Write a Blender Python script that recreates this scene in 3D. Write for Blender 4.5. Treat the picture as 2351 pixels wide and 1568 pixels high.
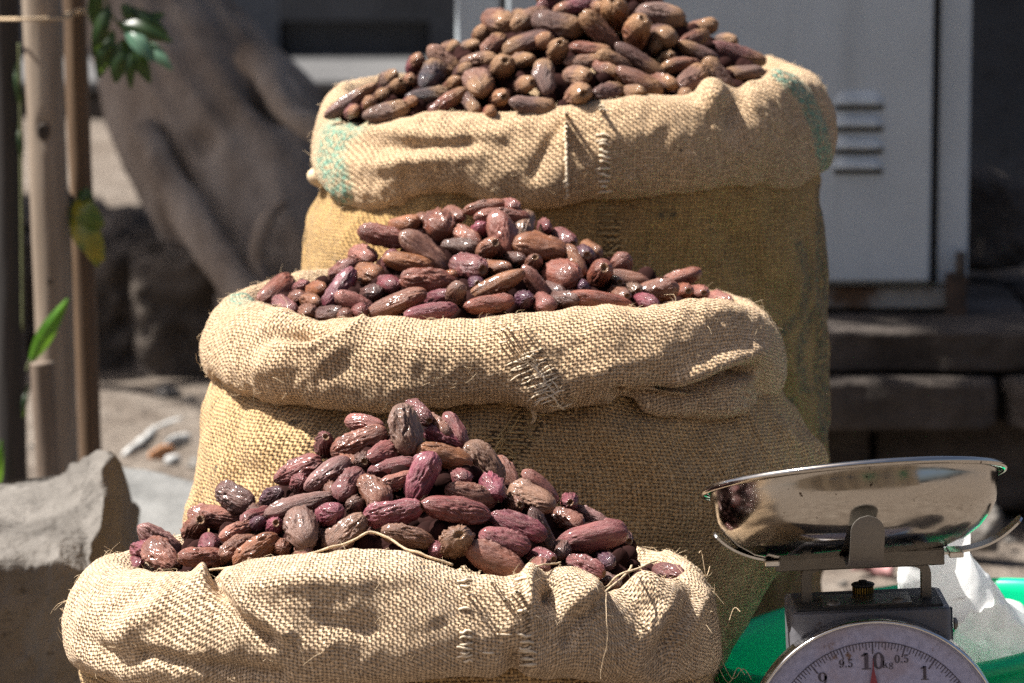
import bpy, math, random
import numpy as np
from mathutils import Vector, Matrix

for o in list(bpy.data.objects):
    bpy.data.objects.remove(o)
SC = bpy.context.scene
COL = SC.collection
R = math.radians

# ------------------------------------------------------------------ camera, sky, sun
PITCH, CAMZ, FOC, FW, FH = R(8.0), 1.15, 135.0, 2351.0, 1568.0
cam_d = bpy.data.cameras.new('camera')
cam_d.lens, cam_d.sensor_width = FOC, 36.0
cam_d.clip_end = 500
cam_d.dof.use_dof = True
cam_d.dof.focus_distance = 3.62
cam_d.dof.aperture_fstop = 8.0
cam = bpy.data.objects.new('camera', cam_d)
COL.objects.link(cam)
cam.location = (0, 0, CAMZ)
cam.rotation_euler = (R(90) - PITCH, 0, 0)
SC.camera = cam

SUN_EL, SUN_AZ = R(56), R(4)          # from the left, a little behind the sacks
TO_SUN = Vector((-math.cos(SUN_AZ) * math.cos(SUN_EL), math.sin(SUN_AZ) * math.cos(SUN_EL), math.sin(SUN_EL)))
world = bpy.data.worlds.new('World')
SC.world = world
world.use_nodes = True
wn = world.node_tree
wn.nodes.clear()
sky = wn.nodes.new('ShaderNodeTexSky')
sky.sky_type = 'NISHITA'
sky.sun_disc = False
sky.sun_elevation = SUN_EL
sky.sun_rotation = math.atan2(TO_SUN.x, TO_SUN.y)
sky.air_density, sky.dust_density, sky.ozone_density = 0.7, 4.0, 0.6
bg = wn.nodes.new('ShaderNodeBackground')
bg.inputs['Strength'].default_value = 0.056
wo = wn.nodes.new('ShaderNodeOutputWorld')
wn.links.new(sky.outputs[0], bg.inputs[0])
wn.links.new(bg.outputs[0], wo.inputs[0])
sun_d = bpy.data.lights.new('sun', 'SUN')
sun_d.energy, sun_d.angle, sun_d.color = 5.0, R(0.5), (1.0, 0.955, 0.885)
sun = bpy.data.objects.new('sun', sun_d)
COL.objects.link(sun)
sun.rotation_euler = TO_SUN.to_track_quat('Z', 'Y').to_euler()
SC.view_settings.view_transform = 'Standard'
SC.view_settings.look = 'None'
SC.view_settings.exposure = 1.38
SC.view_settings.gamma = 1.0
SC.render.engine = 'CYCLES'
SC.cycles.use_denoising = False
SC.cycles.max_bounces = 8

# ------------------------------------------------------------------ helpers
KF = FOC / 36.0 * FW
CP, SP = math.cos(PITCH), math.sin(PITCH)

def W(px, py, Y):
    """point of the place at distance Y that stands at that spot of a 2351 x 1568 view"""
    u, v = (px - FW / 2) / KF, (FH / 2 - py) / KF
    t = Y / (CP + v * SP)
    return Vector((t * u, Y, CAMZ + t * (-SP + v * CP)))

def proj(P):
    P = np.asarray(P, float)
    x, y, z = P[..., 0], P[..., 1], P[..., 2] - CAMZ
    d = y * CP - z * SP
    return FW / 2 + KF * x / d, FH / 2 - KF * (y * SP + z * CP) / d

def groundY(py):
    v = (FH / 2 - py) / KF
    return CAMZ / (SP - v * CP) * (CP + v * SP)

def hash3(i, j, k, seed):
    n = (i * 374761393 + j * 668265263 + k * 2147483647 + seed * 1274126177) & 0xFFFFFFFF
    n = ((n ^ (n >> 13)) * 1274126177) & 0xFFFFFFFF
    n = ((n ^ (n >> 16)) * 2246822519) & 0xFFFFFFFF
    return ((n ^ (n >> 15)) & 0xFFFFFF) / float(0x7FFFFF) - 1.0

def vn(p, seed=0):
    p = np.asarray(p, float)
    f = np.floor(p).astype(np.int64)
    w = p - f
    w = w * w * w * (w * (w * 6 - 15) + 10)
    out = 0
    for a in (0, 1):
        for b in (0, 1):
            for c in (0, 1):
                wt = (w[..., 0] if a else 1 - w[..., 0]) * (w[..., 1] if b else 1 - w[..., 1]) * (w[..., 2] if c else 1 - w[..., 2])
                out = out + wt * hash3(f[..., 0] + a, f[..., 1] + b, f[..., 2] + c, seed)
    return out

def fbm(p, seed=0, oct=4, gain=0.5):
    p = np.asarray(p, float)
    s, a = 0, 1.0
    for i in range(oct):
        s = s + a * vn(p * (2.03 ** i) + i * 7.3, seed + i)
        a *= gain
    return s

def interp(pts, x):
    pts = sorted(pts)
    return np.interp(x, [p[0] for p in pts], [p[1] for p in pts])

def sstep(a, b, x):
    t = np.clip((x - a) / (b - a), 0, 1)
    return t * t * (3 - 2 * t)

def tag(o, label=None, cat=None, group=None, kind=None):
    if label: o['label'] = label
    if cat: o['category'] = cat
    if group: o['group'] = group
    if kind: o['kind'] = kind
    return o

def empty(name, loc):
    o = bpy.data.objects.new(name, None)
    COL.objects.link(o)
    o.location = loc
    o.empty_display_size = 0.05
    return o

ORG = {}
def origin(o):
    if o is None: return Vector((0, 0, 0))
    return Vector(o.location) + origin(o.parent)

def mesh_data(name, verts, faces, mat=None, smooth=True):
    me = bpy.data.meshes.new(name)
    me.from_pydata([tuple(map(float, v)) for v in verts], [], [tuple(map(int, f)) for f in faces])
    if mat: me.materials.append(mat)
    if smooth: me.polygons.foreach_set('use_smooth', [True] * len(me.polygons))
    me.update()
    return me

def mk(name, verts, faces, mat, parent=None, smooth=True, loc=None):
    """mesh object from WORLD coordinates; its origin is its parent's, or loc"""
    o0 = Vector(loc) if loc is not None else origin(parent)
    verts = np.asarray([tuple(v) for v in verts], float) - np.array(o0)
    o = bpy.data.objects.new(name, mesh_data(name, verts, faces, mat, smooth))
    COL.objects.link(o)
    if parent: 
        o.parent = parent
        o.location = o0 - origin(parent)
    else:
        o.location = o0
    return o

def grid_faces(n, m, wrap=True):
    """n columns (wrapped), m rows; vertex index = row*n + col"""
    f = []
    for r in range(m - 1):
        for c in range(n if wrap else n - 1):
            d = (c + 1) % n
            f.append((r * n + c, r * n + d, (r + 1) * n + d, (r + 1) * n + c))
    return f

class MB:
    def __init__(s): s.v, s.f = [], []
    def add(s, v, f):
        k = len(s.v)
        s.v += [tuple(map(float, a)) for a in v]
        s.f += [tuple(int(i) + k for i in a) for a in f]
        return s
    def box(s, c, size, rot=None, bev=0.0):
        x, y, z = [q / 2 for q in size]
        if bev <= 0:
            v = [(-x, -y, -z), (x, -y, -z), (x, y, -z), (-x, y, -z), (-x, -y, z), (x, -y, z), (x, y, z), (-x, y, z)]
            f = [(0, 3, 2, 1), (4, 5, 6, 7), (0, 1, 5, 4), (1, 2, 6, 5), (2, 3, 7, 6), (3, 0, 4, 7)]
        else:
            b = min(bev, x * .9, y * .9, z * .9)
            v, ids = [], {}
            for sx in (-1, 1):
                for sy in (-1, 1):
                    for sz in (-1, 1):
                        for ax in range(3):
                            p = [sx * (x - b), sy * (y - b), sz * (z - b)]
                            p[ax] += (sx, sy, sz)[ax] * b
                            ids[(sx, sy, sz, ax)] = len(v)
                            v.append(tuple(p))
            f = []
            for ax in range(3):
                o1, o2 = [(1, 2), (2, 0), (0, 1)][ax]
                for sg in (-1, 1):
                    q = []
                    for a, b2 in ((-1, -1), (1, -1), (1, 1), (-1, 1)):
                        k = [0, 0, 0]; k[ax] = sg; k[o1] = a; k[o2] = b2
                        q.append(ids[(*k, ax)])
                    f.append(tuple(q if sg > 0 else q[::-1]))
            for ax in range(3):
                o1, o2 = [(1, 2), (2, 0), (0, 1)][ax]
                for a in (-1, 1):
                    for b2 in (-1, 1):
                        k0 = [0, 0, 0]; k1 = [0, 0, 0]
                        k0[ax], k1[ax] = -1, 1
                        for k in (k0, k1): k[o1] = a; k[o2] = b2
                        q = [ids[(*k0, o1)], ids[(*k1, o1)], ids[(*k1, o2)], ids[(*k0, o2)]]
                        f.append(tuple(q if a * b2 < 0 else q[::-1]))
            for sx in (-1, 1):
                for sy in (-1, 1):
                    for sz in (-1, 1):
                        q = [ids[(sx, sy, sz, i)] for i in range(3)]
                        f.append(tuple(q if sx * sy * sz > 0 else q[::-1]))
        M = rot if rot is not None else Matrix.Identity(3)
        c = Vector(c)
        return s.add([tuple(c + M @ Vector(a)) for a in v], f)
    def tube(s, pts, rad, seg=8, cap=True, flat=1.0):
        pts = [Vector(p) for p in pts]
        n = len(pts)
        rad = [rad] * n if np.isscalar(rad) else list(rad)
        v, prev = [], None
        for i, p in enumerate(pts):
            t = (pts[min(i + 1, n - 1)] - pts[max(i - 1, 0)]).normalized()
            a = prev if prev is not None else (Vector((0, 0, 1)) if abs(t.z) < .9 else Vector((0, 1, 0)))
            a = (a - t * a.dot(t)).normalized()
            b = t.cross(a)
            prev = a
            for k in range(seg):
                w = 2 * math.pi * k / seg
                v.append(tuple(p + float(rad[i]) * (math.cos(w) * a + flat * math.sin(w) * b)))
        f = grid_faces(seg, n)
        if cap:
            f += [tuple(range(seg))[::-1], tuple((n - 1) * seg + k for k in range(seg))]
        return s.add(v, f)
    def lathe(s, prof, seg=48, M=None, close=False):
        v = []
        for r, h in prof:
            for k in range(seg):
                w = 2 * math.pi * k / seg
                p = Vector((r * math.cos(w), r * math.sin(w), h))
                v.append(tuple(M @ p if M is not None else p))
        return s.add(v, grid_faces(seg, len(prof)))
    def build(s, name, mat, parent=None, smooth=True, loc=None):
        return mk(name, s.v, s.f, mat, parent, smooth, loc)

def spline(pts, n):
    P = np.array([tuple(p) for p in pts], float)
    m = len(P)
    t = np.linspace(0, m - 1, n)
    i = np.clip(np.floor(t).astype(int), 0, m - 2)
    w = (t - i)[:, None]
    p0, p1, p2, p3 = P[np.maximum(i - 1, 0)], P[i], P[i + 1], P[np.minimum(i + 2, m - 1)]
    return 0.5 * (2 * p1 + (p2 - p0) * w + (2 * p0 - 5 * p1 + 4 * p2 - p3) * w ** 2 + (3 * p1 - p0 - 3 * p2 + p3) * w ** 3)

def add_attr(o, name, vals):
    a = o.data.attributes.new(name, 'FLOAT', 'POINT')
    a.data.foreach_set('value', np.asarray(vals, np.float32))

# ------------------------------------------------------------------ materials
class NT:
    def __init__(s, name):
        s.m = bpy.data.materials.new(name)
        s.m.use_nodes = True
        s.t = s.m.node_tree
        s.t.nodes.clear()
        s.out = s.t.nodes.new('ShaderNodeOutputMaterial')
    def put(s, sock, val):
        if isinstance(val, bpy.types.NodeSocket): s.t.links.new(val, sock)
        elif val is not None:
            if hasattr(sock.default_value, '__len__') and not hasattr(val, '__len__'): val = [val] * len(sock.default_value)
            if hasattr(val, '__len__') and len(val) == 3 and len(sock.default_value) == 4: val = (*val, 1)
            sock.default_value = val
    def n(s, typ, out=0, props=None, **kw):
        nd = s.t.nodes.new('ShaderNode' + typ)
        for k, v in (props or {}).items(): setattr(nd, k, v)
        for k, v in kw.items():
            key = k.replace('_', ' ')
            s.put(nd.inputs[int(k[1:])] if k[0] == 'i' and k[1:].isdigit() else nd.inputs[key], v)
        return nd.outputs[out]
    def math(s, op, a, b=None, c=None, clamp=False):
        nd = s.t.nodes.new('ShaderNodeMath')
        nd.operation, nd.use_clamp = op, clamp
        for i, q in enumerate((a, b, c)):
            if q is not None: s.put(nd.inputs[i], q)
        return nd.outputs[0]
    def mix(s, f, a, b, mode='MIX'):
        nd = s.t.nodes.new('ShaderNodeMix')
        nd.data_type, nd.blend_type = 'RGBA', mode
        s.put(nd.inputs[0], f); s.put(nd.inputs[6], a); s.put(nd.inputs[7], b)
        return nd.outputs[2]
    def ramp(s, f, *stops):
        nd = s.t.nodes.new('ShaderNodeValToRGB')
        el = nd.color_ramp.elements
        while len(el) < len(stops): el.new(0.5)
        for e, (p, c) in zip(el, stops):
            e.position = p
            e.color = (*c, 1) if hasattr(c, '__len__') else (c, c, c, 1)
        s.put(nd.inputs[0], f)
        return nd.outputs[0]
    def range(s, v, a, b, c=0.0, d=1.0, smooth=True):
        nd = s.t.nodes.new('ShaderNodeMapRange')
        if smooth: nd.interpolation_type = 'SMOOTHSTEP'
        for i, q in enumerate((v, a, b, c, d)): s.put(nd.inputs[i], q)
        return nd.outputs[0]
    def noise(s, vec, scale, detail=3, rough=0.5, dist=0.0, out=0):
        nd = s.t.nodes.new('ShaderNodeTexNoise')
        if vec is not None: s.put(nd.inputs['Vector'], vec)
        s.put(nd.inputs['Scale'], scale); s.put(nd.inputs['Detail'], detail)
        s.put(nd.inputs['Roughness'], rough); s.put(nd.inputs['Distortion'], dist)
        return nd.outputs[out]
    def coord(s, which='Object'):
        return s.t.nodes.new('ShaderNodeTexCoord').outputs[which]
    def mapping(s, vec, scale=(1, 1, 1), rot=(0, 0, 0)):
        return s.n('Mapping', Vector=vec, Scale=scale, Rotation=rot)
    def attr(s, name):
        nd = s.t.nodes.new('ShaderNodeAttribute')
        nd.attribute_name = name
        return nd.outputs['Fac']
    def bump(s, h, strength=1.0, dist=0.01, normal=None):
        return s.n('Bump', Height=h, Strength=strength, Distance=dist, Normal=normal)
    def bsdf(s, **kw):
        nd = s.t.nodes.new('ShaderNodeBsdfPrincipled')
        for k, v in kw.items(): s.put(nd.inputs[k.replace('_', ' ')], v)
        s.t.links.new(nd.outputs[0], s.out.inputs[0])
        s.b = nd
        return s.m

def mat_plain(name, col, rough=0.6, var=0.25, scale=20, metal=0.0, bump=0.0, bscale=80, spec=0.5):
    t = NT(name)
    c = t.coord()
    nz = t.noise(c, scale, 5, 0.6)
    f = t.range(nz, 0.3, 0.7)
    col1 = tuple(x * (1 - var) for x in col)
    col2 = tuple(min(1, x * (1 + var)) for x in col)
    nm = t.bump(t.noise(c, bscale, 4, 0.6), 1.0, bump) if bump else None
    return t.bsdf(Base_Color=t.mix(f, col1, col2), Roughness=t.range(nz, .2, .8, rough - .1, min(1, rough + .1)), Metallic=metal, Normal=nm, Specular_IOR_Level=spec)

def mat_burlap(name, light, dark, gap, pitch=0.0034, dye=(0.10, 0.20, 0.145), stain=0.35, hole=0.85, hw=.46):
    t = NT(name)
    uv = t.coord('UV')
    sep = t.t.nodes.new('ShaderNodeSeparateXYZ')
    t.t.links.new(uv, sep.inputs[0])
    lad = t.attr('ladder')
    d1 = t.math('MULTIPLY', t.math('SUBTRACT', t.noise(uv, 95, 3, .55), .5), .0052)
    d2 = t.math('MULTIPLY', t.math('SUBTRACT', t.noise(t.mapping(uv, (1, 1, 1), (0, 0, 1.1)), 85, 3, .55), .5), .0052)
    x = t.math('DIVIDE', t.math('ADD', sep.outputs[0], d1), pitch)
    y = t.math('DIVIDE', t.math('ADD', sep.outputs[1], d2), pitch * 0.95)
    sx = t.math('SINE', t.math('MULTIPLY', x, math.pi))
    sy = t.math('SINE', t.math('MULTIPLY', y, math.pi))
    a, b = t.math('ABSOLUTE', sx), t.math('ABSOLUTE', sy)
    # yarns of uneven thickness
    tw = t.noise(t.n('CombineXYZ', X=x, Y=t.math('MULTIPLY', y, .11), Z=0.0), 1.0, 2, .5)
    tf = t.noise(t.n('CombineXYZ', X=t.math('MULTIPLY', x, .11), Y=y, Z=4.0), 1.0, 2, .5)
    A = t.range(t.math('ADD', a, t.math('MULTIPLY', t.math('SUBTRACT', tw, .5), 1.0)), .12, .75)
    B = t.range(t.math('ADD', b, t.math('MULTIPLY', t.math('SUBTRACT', tf, .5), 1.0)), .12, .75)
    lp = t.range(t.noise(t.n('CombineXYZ', X=t.math('MULTIPLY', x, .28), Y=t.math('MULTIPLY', y, .05), Z=2.0), 1.0, 1, .5), .42, .58)
    A = t.math('MULTIPLY', A, t.math('SUBTRACT', 1.0, t.math('MULTIPLY', lad, lp)))
    wH = t.math('MULTIPLY', A, t.math('MULTIPLY_ADD', t.math('MULTIPLY', t.math('SIGN', sx), sy), .42, .58))
    fH = t.math('MULTIPLY', B, t.math('MULTIPLY_ADD', t.math('MULTIPLY', t.math('SIGN', sy), sx), -.42, .58))
    H = t.math('MAXIMUM', wH, fH)
    over = t.math('GREATER_THAN', wH, fH)
    yn = t.mix(over, tf, tw)
    # fibre twist
    tws = t.noise(t.mapping(uv, (1, 1, 1), (0, 0, .7)), 1500, 2, .6)
    yc = t.mix(t.range(yn, .3, .7), dark, light)
    big = t.noise(uv, 7, 5, .62)
    yc = t.mix(t.math('MULTIPLY', t.range(big, .5, .74), stain), yc, tuple(q * .45 for q in dark), 'MIX')
    fine = t.noise(uv, 240, 3, .6)
    yc = t.mix(.5, yc, t.mix(t.range(fine, .25, .75), tuple(q * .55 for q in dark), tuple(min(1, q * 1.35) for q in light)))
    spots = t.range(t.noise(uv, 26, 2, .5), .735, .76)
    yc = t.mix(t.math('MULTIPLY', spots, .8), yc, tuple(q * .18 for q in dark))
    dy = t.math('MULTIPLY', t.attr('dye'), t.range(t.noise(uv, 130, 4, .7), .38, .58))
    yc = t.mix(dy, yc, t.mix(t.range(yn, .3, .7), dye, tuple(min(1, q * 2.1) for q in dye)))
    holeF = t.range(H, hw * .22, hw)  # shade in the weave's gaps put into colour; the cloth has no openings
    colr = t.mix(t.math('MULTIPLY', t.math('SUBTRACT', 1.0, holeF), hole), yc, gap)
    hh = t.math('MULTIPLY_ADD', tws, .10, H)
    nm = t.bump(hh, 1.0, .0032)
    return t.bsdf(Base_Color=colr, Roughness=.92, Normal=nm, Specular_IOR_Level=.12, Sheen_Weight=.15, Sheen_Roughness=.5)

def mat_date(name, rough, coat, dusty, tanend=0.0, bmp=.9):
    t = NT(name)
    oi = t.t.nodes.new('ShaderNodeObjectInfo')
    c = t.coord('Object')
    off = t.n('VectorMath', 0, {'operation': 'ADD'}, i0=c, i1=t.n('CombineXYZ', X=t.math('MULTIPLY', oi.outputs['Random'], 40), Y=t.math('MULTIPLY', oi.outputs['Random'], 17), Z=0.0))
    wr = t.attr('wrinkle')
    n1 = t.noise(off, 2.2, 4, .6)
    n2 = t.noise(t.mapping(off, (3, 12, 12)), 1.0, 4, .65)
    base = oi.outputs['Color']
    dk = t.mix(.62, base, (.028, .010, .010))
    lt = t.mix(.34, base, (.34, .20, .13))
    col = t.mix(t.range(n1, .3, .7), dk, base)
    col = t.mix(t.range(n2, .45, .75, 0, .55), col, lt)
    dust = t.mix(.5, base, (.46, .29, .25))
    col = t.mix(t.math('MULTIPLY', t.range(wr, .45, .95), dusty), col, dust)
    if tanend:
        at = t.attr('axis')
        col = t.mix(t.math('MULTIPLY', t.range(t.math('ADD', at, t.math('MULTIPLY', t.math('SUBTRACT', n1, .5), 1.6)), .0, .7), tanend), col, t.mix(n2, (.16, .075, .028), (.40, .235, .11)))
    scar = t.attr('scar')
    col = t.mix(scar, col, (.16, .085, .038))
    h = t.noise(t.mapping(off, (4, 10, 10)), 3.0, 4, .65)
    nm = t.bump(h, bmp, .0030)
    rg = t.range(n2, .3, .7, rough, min(1, rough + .28))
    return t.bsdf(Base_Color=col, Roughness=rg, Normal=nm, Coat_Weight=coat, Coat_Roughness=.13, Specular_IOR_Level=.3)

def mat_ground():
    t = NT('dusty_ground')
    c = t.coord()
    n1, n2 = t.noise(c, .9, 6, .6), t.noise(c, 9, 6, .65)
    col = t.ramp(n2, (.25, (.085, .066, .052)), (.5, (.165, .138, .115)), (.75, (.24, .21, .18)))
    col = t.mix(t.range(n1, .45, .7, 0, .5), col, (.125, .10, .08))
    nm = t.bump(t.noise(c, 30, 6, .65), .9, .03)
    return t.bsdf(Base_Color=col, Roughness=.95, Normal=nm, Specular_IOR_Level=.15)

def mat_stone(name, c0, c1, c2, sc=6, bump=.02):
    t = NT(name)
    c = t.coord()
    n2 = t.noise(c, sc, 8, .62)
    col = t.ramp(n2, (.28, c0), (.5, c1), (.72, c2))
    sp = t.range(t.noise(c, sc * 14, 3, .6), .62, .72)
    col = t.mix(t.math('MULTIPLY', sp, .5), col, tuple(q * .4 for q in c0))
    nm = t.bump(t.noise(c, sc * 6, 6, .65), .8, bump)
    return t.bsdf(Base_Color=col, Roughness=.93, Normal=nm, Specular_IOR_Level=.2)

def mat_bark():
    t = NT('bark')
    c = t.coord()
    n1 = t.noise(t.mapping(c, (1, 1, .35), (0, .5, 0)), 7, 6, .65)
    n2 = t.noise(c, 2.6, 4, .6)
    col = t.ramp(n1, (.28, (.10, .072, .054)), (.48, (.24, .195, .16)), (.75, (.38, .325, .28)))
    col = t.mix(t.range(n2, .42, .68, 0, .6), col, (.13, .088, .062))
    nm = t.bump(n1, .7, .02)
    return t.bsdf(Base_Color=col, Roughness=.9, Normal=nm, Specular_IOR_Level=.2)

def mat_leaf(name, c0, c1):
    t = NT(name)
    n1 = t.noise(t.coord(), 22, 3, .6)
    col = t.mix(t.range(n1, .35, .65), c0, c1)
    m = t.bsdf(Base_Color=col, Roughness=.38)
    tr = t.n('BsdfTranslucent', Color=t.mix(.4, col, (.25, .4, .04)))
    ms = t.t.nodes.new('ShaderNodeMixShader')
    ms.inputs[0].default_value = .35
    t.t.links.new(t.b.outputs[0], ms.inputs[1]); t.t.links.new(tr, ms.inputs[2])
    t.t.links.new(ms.outputs[0], t.out.inputs[0])
    return m

def mat_translucent(name, col, rough, fac, var=.1, scale=12, tint=None):
    t = NT(name)
    nz = t.noise(t.coord(), scale, 4, .6)
    c = t.mix(nz, tuple(q * (1 - var) for q in col), col)
    m = t.bsdf(Base_Color=c, Roughness=rough)
    tr = t.n('BsdfTranslucent', Color=tint or c)
    ms = t.t.nodes.new('ShaderNodeMixShader')
    ms.inputs[0].default_value = fac
    t.t.links.new(t.b.outputs[0], ms.inputs[1]); t.t.links.new(tr, ms.inputs[2])
    t.t.links.new(ms.outputs[0], t.out.inputs[0])
    return m

def mat_painted_metal(name, col, rust, scale=5, lo=.66, hi=.74, rough=.45, metal=0.0):
    t = NT(name)
    c = t.coord()
    n1 = t.noise(c, scale, 6, .65)
    n2 = t.noise(c, scale * .5, 4, .6)
    base = t.mix(t.range(n2, .3, .7), tuple(q * .88 for q in col), col)
    streak = t.noise(t.mapping(c, (9, 9, .8)), 1.6, 4, .6)
    base = t.mix(t.range(streak, .5, .8, 0, .5), base, tuple(q * .62 for q in col))
    f = t.range(n1, lo, hi)
    col_ = t.mix(f, base, rust)
    return t.bsdf(Base_Color=col_, Roughness=t.range(n1, .3, .7, rough, rough + .2), Metallic=metal, Normal=t.bump(n1, .3, .004))

M = {}
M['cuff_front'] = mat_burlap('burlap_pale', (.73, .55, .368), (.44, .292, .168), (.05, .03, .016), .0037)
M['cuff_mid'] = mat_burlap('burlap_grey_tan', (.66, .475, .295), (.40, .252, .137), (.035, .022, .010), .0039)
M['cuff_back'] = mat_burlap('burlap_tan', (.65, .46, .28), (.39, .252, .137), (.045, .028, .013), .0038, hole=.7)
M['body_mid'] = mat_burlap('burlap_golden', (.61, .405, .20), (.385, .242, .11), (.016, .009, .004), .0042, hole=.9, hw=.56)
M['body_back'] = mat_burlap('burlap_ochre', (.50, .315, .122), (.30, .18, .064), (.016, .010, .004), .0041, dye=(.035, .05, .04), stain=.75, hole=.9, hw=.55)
M['fibre'] = mat_plain('jute_fibre', (.58, .44, .28), .8, .25, 40)
M['yarn_gold'] = mat_plain('golden_yarn', (.42, .29, .13), .85, .3, 60)
M['yarn_pale'] = mat_plain('pale_yarn', (.68, .56, .41), .9, .25, 60)
M['twine'] = mat_plain('jute_twine', (.52, .39, .25), .85, .3, 300, bump=.001, bscale=900)
M['date_front'] = mat_date('date_dusty', .30, .30, .2, 0.0, .55)
M['date_mid'] = mat_date('date_glossy', .26, .40, .15, 0.0, .5)
M['date_back'] = mat_date('date_dry', .38, .15, .22, .6, .7)
M['date_shade'] = mat_plain('date_shade', (.022, .009, .008), .95, .3, 60, spec=.05)  # filler dates near black: the shade between dates put into colour
M['ground'] = mat_ground()
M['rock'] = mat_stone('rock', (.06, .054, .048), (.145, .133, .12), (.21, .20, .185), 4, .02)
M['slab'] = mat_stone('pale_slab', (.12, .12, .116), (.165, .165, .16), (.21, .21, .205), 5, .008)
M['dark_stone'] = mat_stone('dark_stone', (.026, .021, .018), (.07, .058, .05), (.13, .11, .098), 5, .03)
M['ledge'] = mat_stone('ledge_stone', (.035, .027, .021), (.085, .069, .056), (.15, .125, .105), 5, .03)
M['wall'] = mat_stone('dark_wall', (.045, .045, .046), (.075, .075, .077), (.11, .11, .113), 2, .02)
M['wall_l'] = mat_stone('grey_wall', (.07, .073, .08), (.10, .105, .115), (.135, .14, .15), 2, .02)
M['bark'] = mat_bark()

# ------------------------------------------------------------------ ground, terrace, far wall
rs = np.random.RandomState(3)
def ground_mesh():
    xs = np.unique(np.concatenate([np.linspace(-120, -4, 14), np.linspace(-4, 4, 90), np.linspace(4, 120, 14)]))
    ys = np.unique(np.concatenate([np.linspace(-60, 2.5, 18), np.linspace(2.5, 12, 150), np.linspace(12, 180, 22)]))
    X, Y = np.meshgrid(xs, ys)
    P = np.stack([X, Y, np.zeros_like(X)], -1).reshape(-1, 3)
    z = .016 * fbm(P * 1.7, 5, 4) + .008 * fbm(P * 9, 9, 3)
    near = sstep(5.2, 5.9, P[:, 1]) * (1 - sstep(11, 12, P[:, 1])) * (np.abs(P[:, 0]) < 3.9)
    bump = .05 * np.exp(-(((P[:, 0] + .85) / .55) ** 2 + ((P[:, 1] - 7.0) / .45) ** 2))
    P[:, 2] = (z - .012) * near + bump * near - .004
    return P, grid_faces(len(xs), len(ys), False)
gv, gf = ground_mesh()
tag(mk('ground', gv, gf, M['ground']), kind='structure')

def rough_block(mb, c, size, seed, amp=.02, n=7, rot=0.0):
    """a hewn stone block with broken edges"""
    g = np.linspace(-1, 1, n)
    v, f = [], []
    for ax in range(3):
        for sg in (-1, 1):
            A, B = np.meshgrid(g, g)
            P = np.zeros((n * n, 3))
            P[:, ax] = sg
            o1, o2 = [(1, 2), (2, 0), (0, 1)][ax]
            P[:, o1], P[:, o2] = (A.ravel(), B.ravel()) if sg > 0 else (A.ravel()[::-1].reshape(n, n).T.ravel(), B.ravel())
            if sg < 0:
                P[:, o1], P[:, o2] = B.ravel(), A.ravel()
            k = len(v)
            v += [tuple(p) for p in P]
            for i in range(n - 1):
                for j in range(n - 1):
                    f.append((k + i * n + j, k + i * n + j + 1, k + (i + 1) * n + j + 1, k + (i + 1) * n + j))
    v = np.array(v)
    q = v / np.maximum(1, (np.abs(v) ** 16).sum(1, keepdims=True) ** (1 / 16.0) * .995)
    q = q * np.array(size) / 2
    d = fbm(q * 5 + seed * 3.1, seed, 4) + .5 * fbm(q * 26, seed + 2, 3)
    nrm = q / np.linalg.norm(q, axis=1, keepdims=True)
    q = q + nrm * (amp * d)[:, None]
    cr, sr = math.cos(rot), math.sin(rot)
    q = np.stack([q[:, 0] * cr - q[:, 1] * sr, q[:, 0] * sr + q[:, 1] * cr, q[:, 2]], 1) + np.array(tuple(c))
    mb.add(q, f)

# stone terrace that carries the cabinet: three courses of blocks, each block a part
terr = empty('stone_terrace', (0.65, 6.2, 0))
tag(terr, 'dark stepped stone terrace under the grey cabinet, behind the scale', 'terrace')
zt = W(2200, 757, 6.12).z
courses = [(zt - .035, .07, 6.10, .0), (zt - .115, .085, 6.05, .3), (.10, .20, 6.15, .15)]
seed = 20
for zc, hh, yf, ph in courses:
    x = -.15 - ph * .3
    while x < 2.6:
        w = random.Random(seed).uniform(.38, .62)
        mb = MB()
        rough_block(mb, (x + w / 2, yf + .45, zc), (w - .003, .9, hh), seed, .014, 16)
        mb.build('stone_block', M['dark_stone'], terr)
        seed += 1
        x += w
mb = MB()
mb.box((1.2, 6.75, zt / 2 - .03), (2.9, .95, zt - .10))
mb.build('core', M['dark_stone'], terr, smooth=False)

# rough ledge left of it, below the tree
ledge = empty('rock_ledge', (-1.0, 7.9, 0))
tag(ledge, 'dark rough rock ledge left of the sacks, below the leaning tree', 'ledge')
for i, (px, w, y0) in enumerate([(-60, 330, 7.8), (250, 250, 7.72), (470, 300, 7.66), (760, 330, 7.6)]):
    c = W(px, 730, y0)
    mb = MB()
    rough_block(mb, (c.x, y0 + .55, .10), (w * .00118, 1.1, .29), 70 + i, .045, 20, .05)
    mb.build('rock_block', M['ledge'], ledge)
mb = MB()
mb.box((-1.2, 9.6, .09), (3.6, 2.6, .2))
bank = mk('raised_bank', *[(lambda n: (n[0], n[1]))((lambda xs, ys: (np.stack([np.meshgrid(xs, ys)[0].ravel(), np.meshgrid(xs, ys)[1].ravel(),
        .205 + .02 * fbm(np.stack([np.meshgrid(xs, ys)[0].ravel() * 3, np.meshgrid(xs, ys)[1].ravel() * 3, np.zeros(xs.size * ys.size)], -1), 8)
        - .5 * sstep(8.15, 7.9, np.meshgrid(xs, ys)[1].ravel()) * 0], -1), grid_faces(xs.size, ys.size, False)))(np.linspace(-4, .2, 50), np.linspace(8.0, 13.2, 60)))[k] for k in (0, 1)], M['ground'])
tag(bank, kind='structure')

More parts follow.
